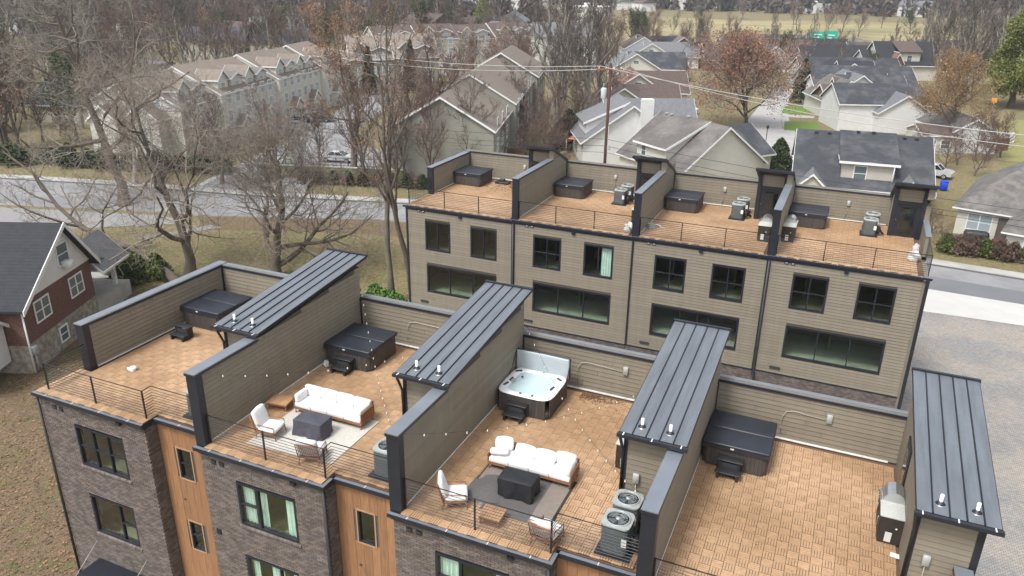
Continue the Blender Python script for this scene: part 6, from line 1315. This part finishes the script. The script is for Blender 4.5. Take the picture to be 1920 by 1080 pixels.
# woods: countable trees first
dirs = lambda az: (-math.sin(az), math.cos(az))
cnt = 0
def inview(x, y):
    a = math.degrees(math.atan2(-(x-CAM[0]), y-CAM[1])); return -12.5 < a < 59.5, a
for k in range(230):
    az = math.radians(lr.uniform(27, 59)); d = lr.uniform(118, 330); q = dirs(az); x, y = CAM[0]+q[0]*d, CAM[1]+q[1]*d
    if math.degrees(az) < 38 and d < 190: continue
    if -78 < x < -48 and 40 < y < 125: continue
    if -96 < x < -54 and 115 < y < 215: continue
    place(lr.choice(['g1', 'g2', 'r1', 'b1', 'g3', 'r1', 'g1', 'o1' if d < 220 else 'g2', 'y1']), x, y, lr.uniform(.8, 1.25), 'bare tree in the brown wood beyond the long pale terrace', 'wood beyond the long terrace'); cnt += 1
for k in range(40):
    az = math.radians(lr.uniform(12, 30)); d = lr.uniform(235, 330); q = dirs(az); x, y = CAM[0]+q[0]*d, CAM[1]+q[1]*d
    place(lr.choice(['g1', 'r1', 'b1', 'y1', 'o1']), x, y, lr.uniform(.7, 1.0), 'tree in the belt beyond the far brown roofed terrace', 'tree belt beyond the far terrace')
for k in range(44):
    az = math.radians(lr.uniform(-11, 13)); d = lr.uniform(225, 262); q = dirs(az); x, y = CAM[0]+q[0]*d, CAM[1]+q[1]*d
    if k % 3 and d > 262: continue
    place(lr.choice(['g1', 'g2', 'r1', 'y1', 'b1']), x, y, lr.uniform(.45, .8), 'bare tree along the near edge of the tan field', 'trees along the near edge of the field')
for k in range(30):
    az = math.radians(lr.uniform(-9, 12)); d = lr.uniform(300, 500); q = dirs(az); x, y = CAM[0]+q[0]*d, CAM[1]+q[1]*d
    place(lr.choice(['g1', 'o1', 'y1', 'b1']), x, y, lr.uniform(.55, .95), 'lone tree standing on the tan field', 'lone trees on the field')
# far woods as one mass
rr = np.random.RandomState(9); P = []; SC = []
def far_mass(name, az0, az1, d0, d1, ntree, leafs, size, m, seed, label):
    rr = np.random.RandomState(seed); az = np.radians(rr.uniform(az0, az1, ntree)); d = np.sqrt(rr.uniform(d0**2, d1**2, ntree)); x = CAM[0]-np.sin(az)*d; y = CAM[1]+np.cos(az)*d; z = np.array([gz(a, b) for a, b in zip(x, y)]); H = rr.uniform(9, 17, ntree)
    i = np.repeat(np.arange(ntree), leafs); n = len(i); u = rr.random(n); r = H[i]*.38*np.sqrt(np.clip(np.sin(np.pi*np.clip(u*.9+.1, 0, 1)), .02, 1))*rr.uniform(.3, 1, n); a = rr.uniform(0, 6.28, n)
    c = np.stack([x[i]+np.cos(a)*r, y[i]+np.sin(a)*r, z[i]+H[i]*(.08+.92*u)], 1); dr = rr.normal(0, 1, (n, 3))*np.array([.5, .5, 1]); dr /= np.linalg.norm(dr, axis=1)[:, None]; b = np.cross(dr, rr.normal(0, 1, (n, 3))); b /= np.linalg.norm(b, axis=1)[:, None]
    s = size*rr.uniform(.5, 1.4, (n, 1)); w = s*.35; v = np.stack([c-dr*s, c-b*w, c+dr*s, c+b*w], 1).reshape(-1, 3); base = rr.random(ntree)
    link(name, np_mesh(name, v, np.arange(n*4).reshape(-1, 4), m, np.clip(base[i]*.75+rr.random(n)*.25, 0, 1), False), kind='stuff', label=label)
FW = mat('far_wood', (.105, .088, .075), .95, var=.45); FW2 = mat('far_wood_green', (.06, .075, .04), .95, var=.4); FW3 = mat('far_wood_russet', (.17, .095, .05), .95, var=.4)
far_mass('far_wood_left', 22, 62, 320, 620, 900, 110, 1.5, FW, 1, 'brown far wood filling the horizon at left')
far_mass('far_wood', -14, 30, 560, 900, 1500, 80, 2.0, FW, 2, 'brown and grey far woods beyond the field')
far_mass('far_hill_wood', -16, 62, 860, 1900, 2600, 60, 3.6, FW, 4, 'wooded far hills on the horizon')
far_mass('far_evergreens', -14, 60, 560, 1100, 150, 110, 1.9, FW2, 3, 'scattered dark evergreens among the far woods')
far_mass('far_russet_trees', -14, 60, 560, 1000, 110, 110, 1.5, FW3, 5, 'scattered russet trees among the far woods')
for k in range(70):
    az = math.radians(lr.uniform(-11, 58)); d = lr.uniform(430, 1000) if math.degrees(az) < 20 else lr.uniform(200, 520); q = dirs(az); x, y = CAM[0]+q[0]*d, CAM[1]+q[1]*d
    if d < 540 and math.degrees(az) < 20: d = 560+d*.3; x, y = CAM[0]+q[0]*d, CAM[1]+q[1]*d
    t = thing('distant_house', 'small pale distant house among the far woods', 'house', (x, y, gz(x, y)), lr.uniform(0, 3), 'distant pale houses among the far woods'); L_, W_, H_ = lr.uniform(12, 20), lr.uniform(9, 12), lr.uniform(4, 9)
    b = MB(); b.box(0, L_, -W_/2, W_/2, 0, H_); b.build('wall', lr.choice([LAPW, LAPC, LAPB, LAPW]), t); b = MB(); b.extr([(-W_/2-.5, H_), (W_/2+.5, H_), (0, H_+3.2)], (-.5, 0, 0), (0, 1, 0), (0, 0, 1), (1, 0, 0), L_+1); b.build('roof', lr.choice([SH_DARK, SH_GREY, SH_BRN]), t)
# leaf litter and twiggy grass near the buildings
n = 26000; rr = np.random.RandomState(77); x = rr.uniform(-34, -1, n); y = rr.uniform(-22, 24, n); s = rr.uniform(.05, .11, (n, 1)); c = np.stack([x, y, np.full(n, GZ+.04)], 1)
a = np.stack([rr.normal(0, 1, n), rr.normal(0, 1, n), rr.normal(0, .25, n)], 1); a /= np.linalg.norm(a, axis=1)[:, None]; b_ = np.cross(a, np.array([0, 0, 1.])); v = np.stack([c-a*s, c-b_*s*.7, c+a*s, c+b_*s*.7], 1).reshape(-1, 3)
link('ground_leaves', np_mesh('ground_leaves', v, np.arange(n*4).reshape(-1, 4), mat('litter_leaf', (.19, .115, .062), .9, var=.6), rr.random(n), False), kind='stuff', label='brown fallen leaves covering the ground left of the front row')

# tufts of winter grass on the open lot
n = 30000; rr = np.random.RandomState(78); x = rr.uniform(-40, 0, n); y = rr.uniform(10, 50, n); k_ = (y < 51+.30*(x+0)-4) & ~((x > -1) & (y > 24)); x, y = x[k_], y[k_]; n = len(x); s = rr.uniform(.07, .17, (n, 1)); c = np.stack([x, y, np.full(n, GZ+.05)], 1)
a = np.stack([rr.normal(0, 1, n), rr.normal(0, 1, n), np.abs(rr.normal(0, .5, n))], 1); a /= np.linalg.norm(a, axis=1)[:, None]; b_ = np.cross(a, np.array([0, 0, 1.])); v = np.stack([c-a*s*.2, c-b_*s*.3, c+a*s, c+b_*s*.3], 1).reshape(-1, 3)
link('grass_tufts', np_mesh('grass_tufts', v, np.arange(n*4).reshape(-1, 4), mat('dry_grass_blade', (.22, .20, .085), .9, var=.5), rr.random(n), False), kind='stuff', label='dry winter grass tufts on the open lot behind the front row')
# air
b = MB(); b.box(-1500, 1500, -60, 1980, GZ-1, 60); hz = b.build('haze', mat('air', (1, 1, 1)), kind='stuff', label='thin pale haze over the far town')
hm = bpy.data.materials.new('haze_air'); hm.use_nodes = True; nt = hm.node_tree; nt.nodes.clear(); o_ = N(nt, 'ShaderNodeOutputMaterial'); pv = N(nt, 'ShaderNodeVolumePrincipled'); pv.inputs['Density'].default_value = .00022; pv.inputs['Color'].default_value = (.86, .91, 1, 1); pv.inputs['Anisotropy'].default_value = .2
nt.links.new(pv.outputs[0], o_.inputs['Volume']); hz.data.materials[0] = hm
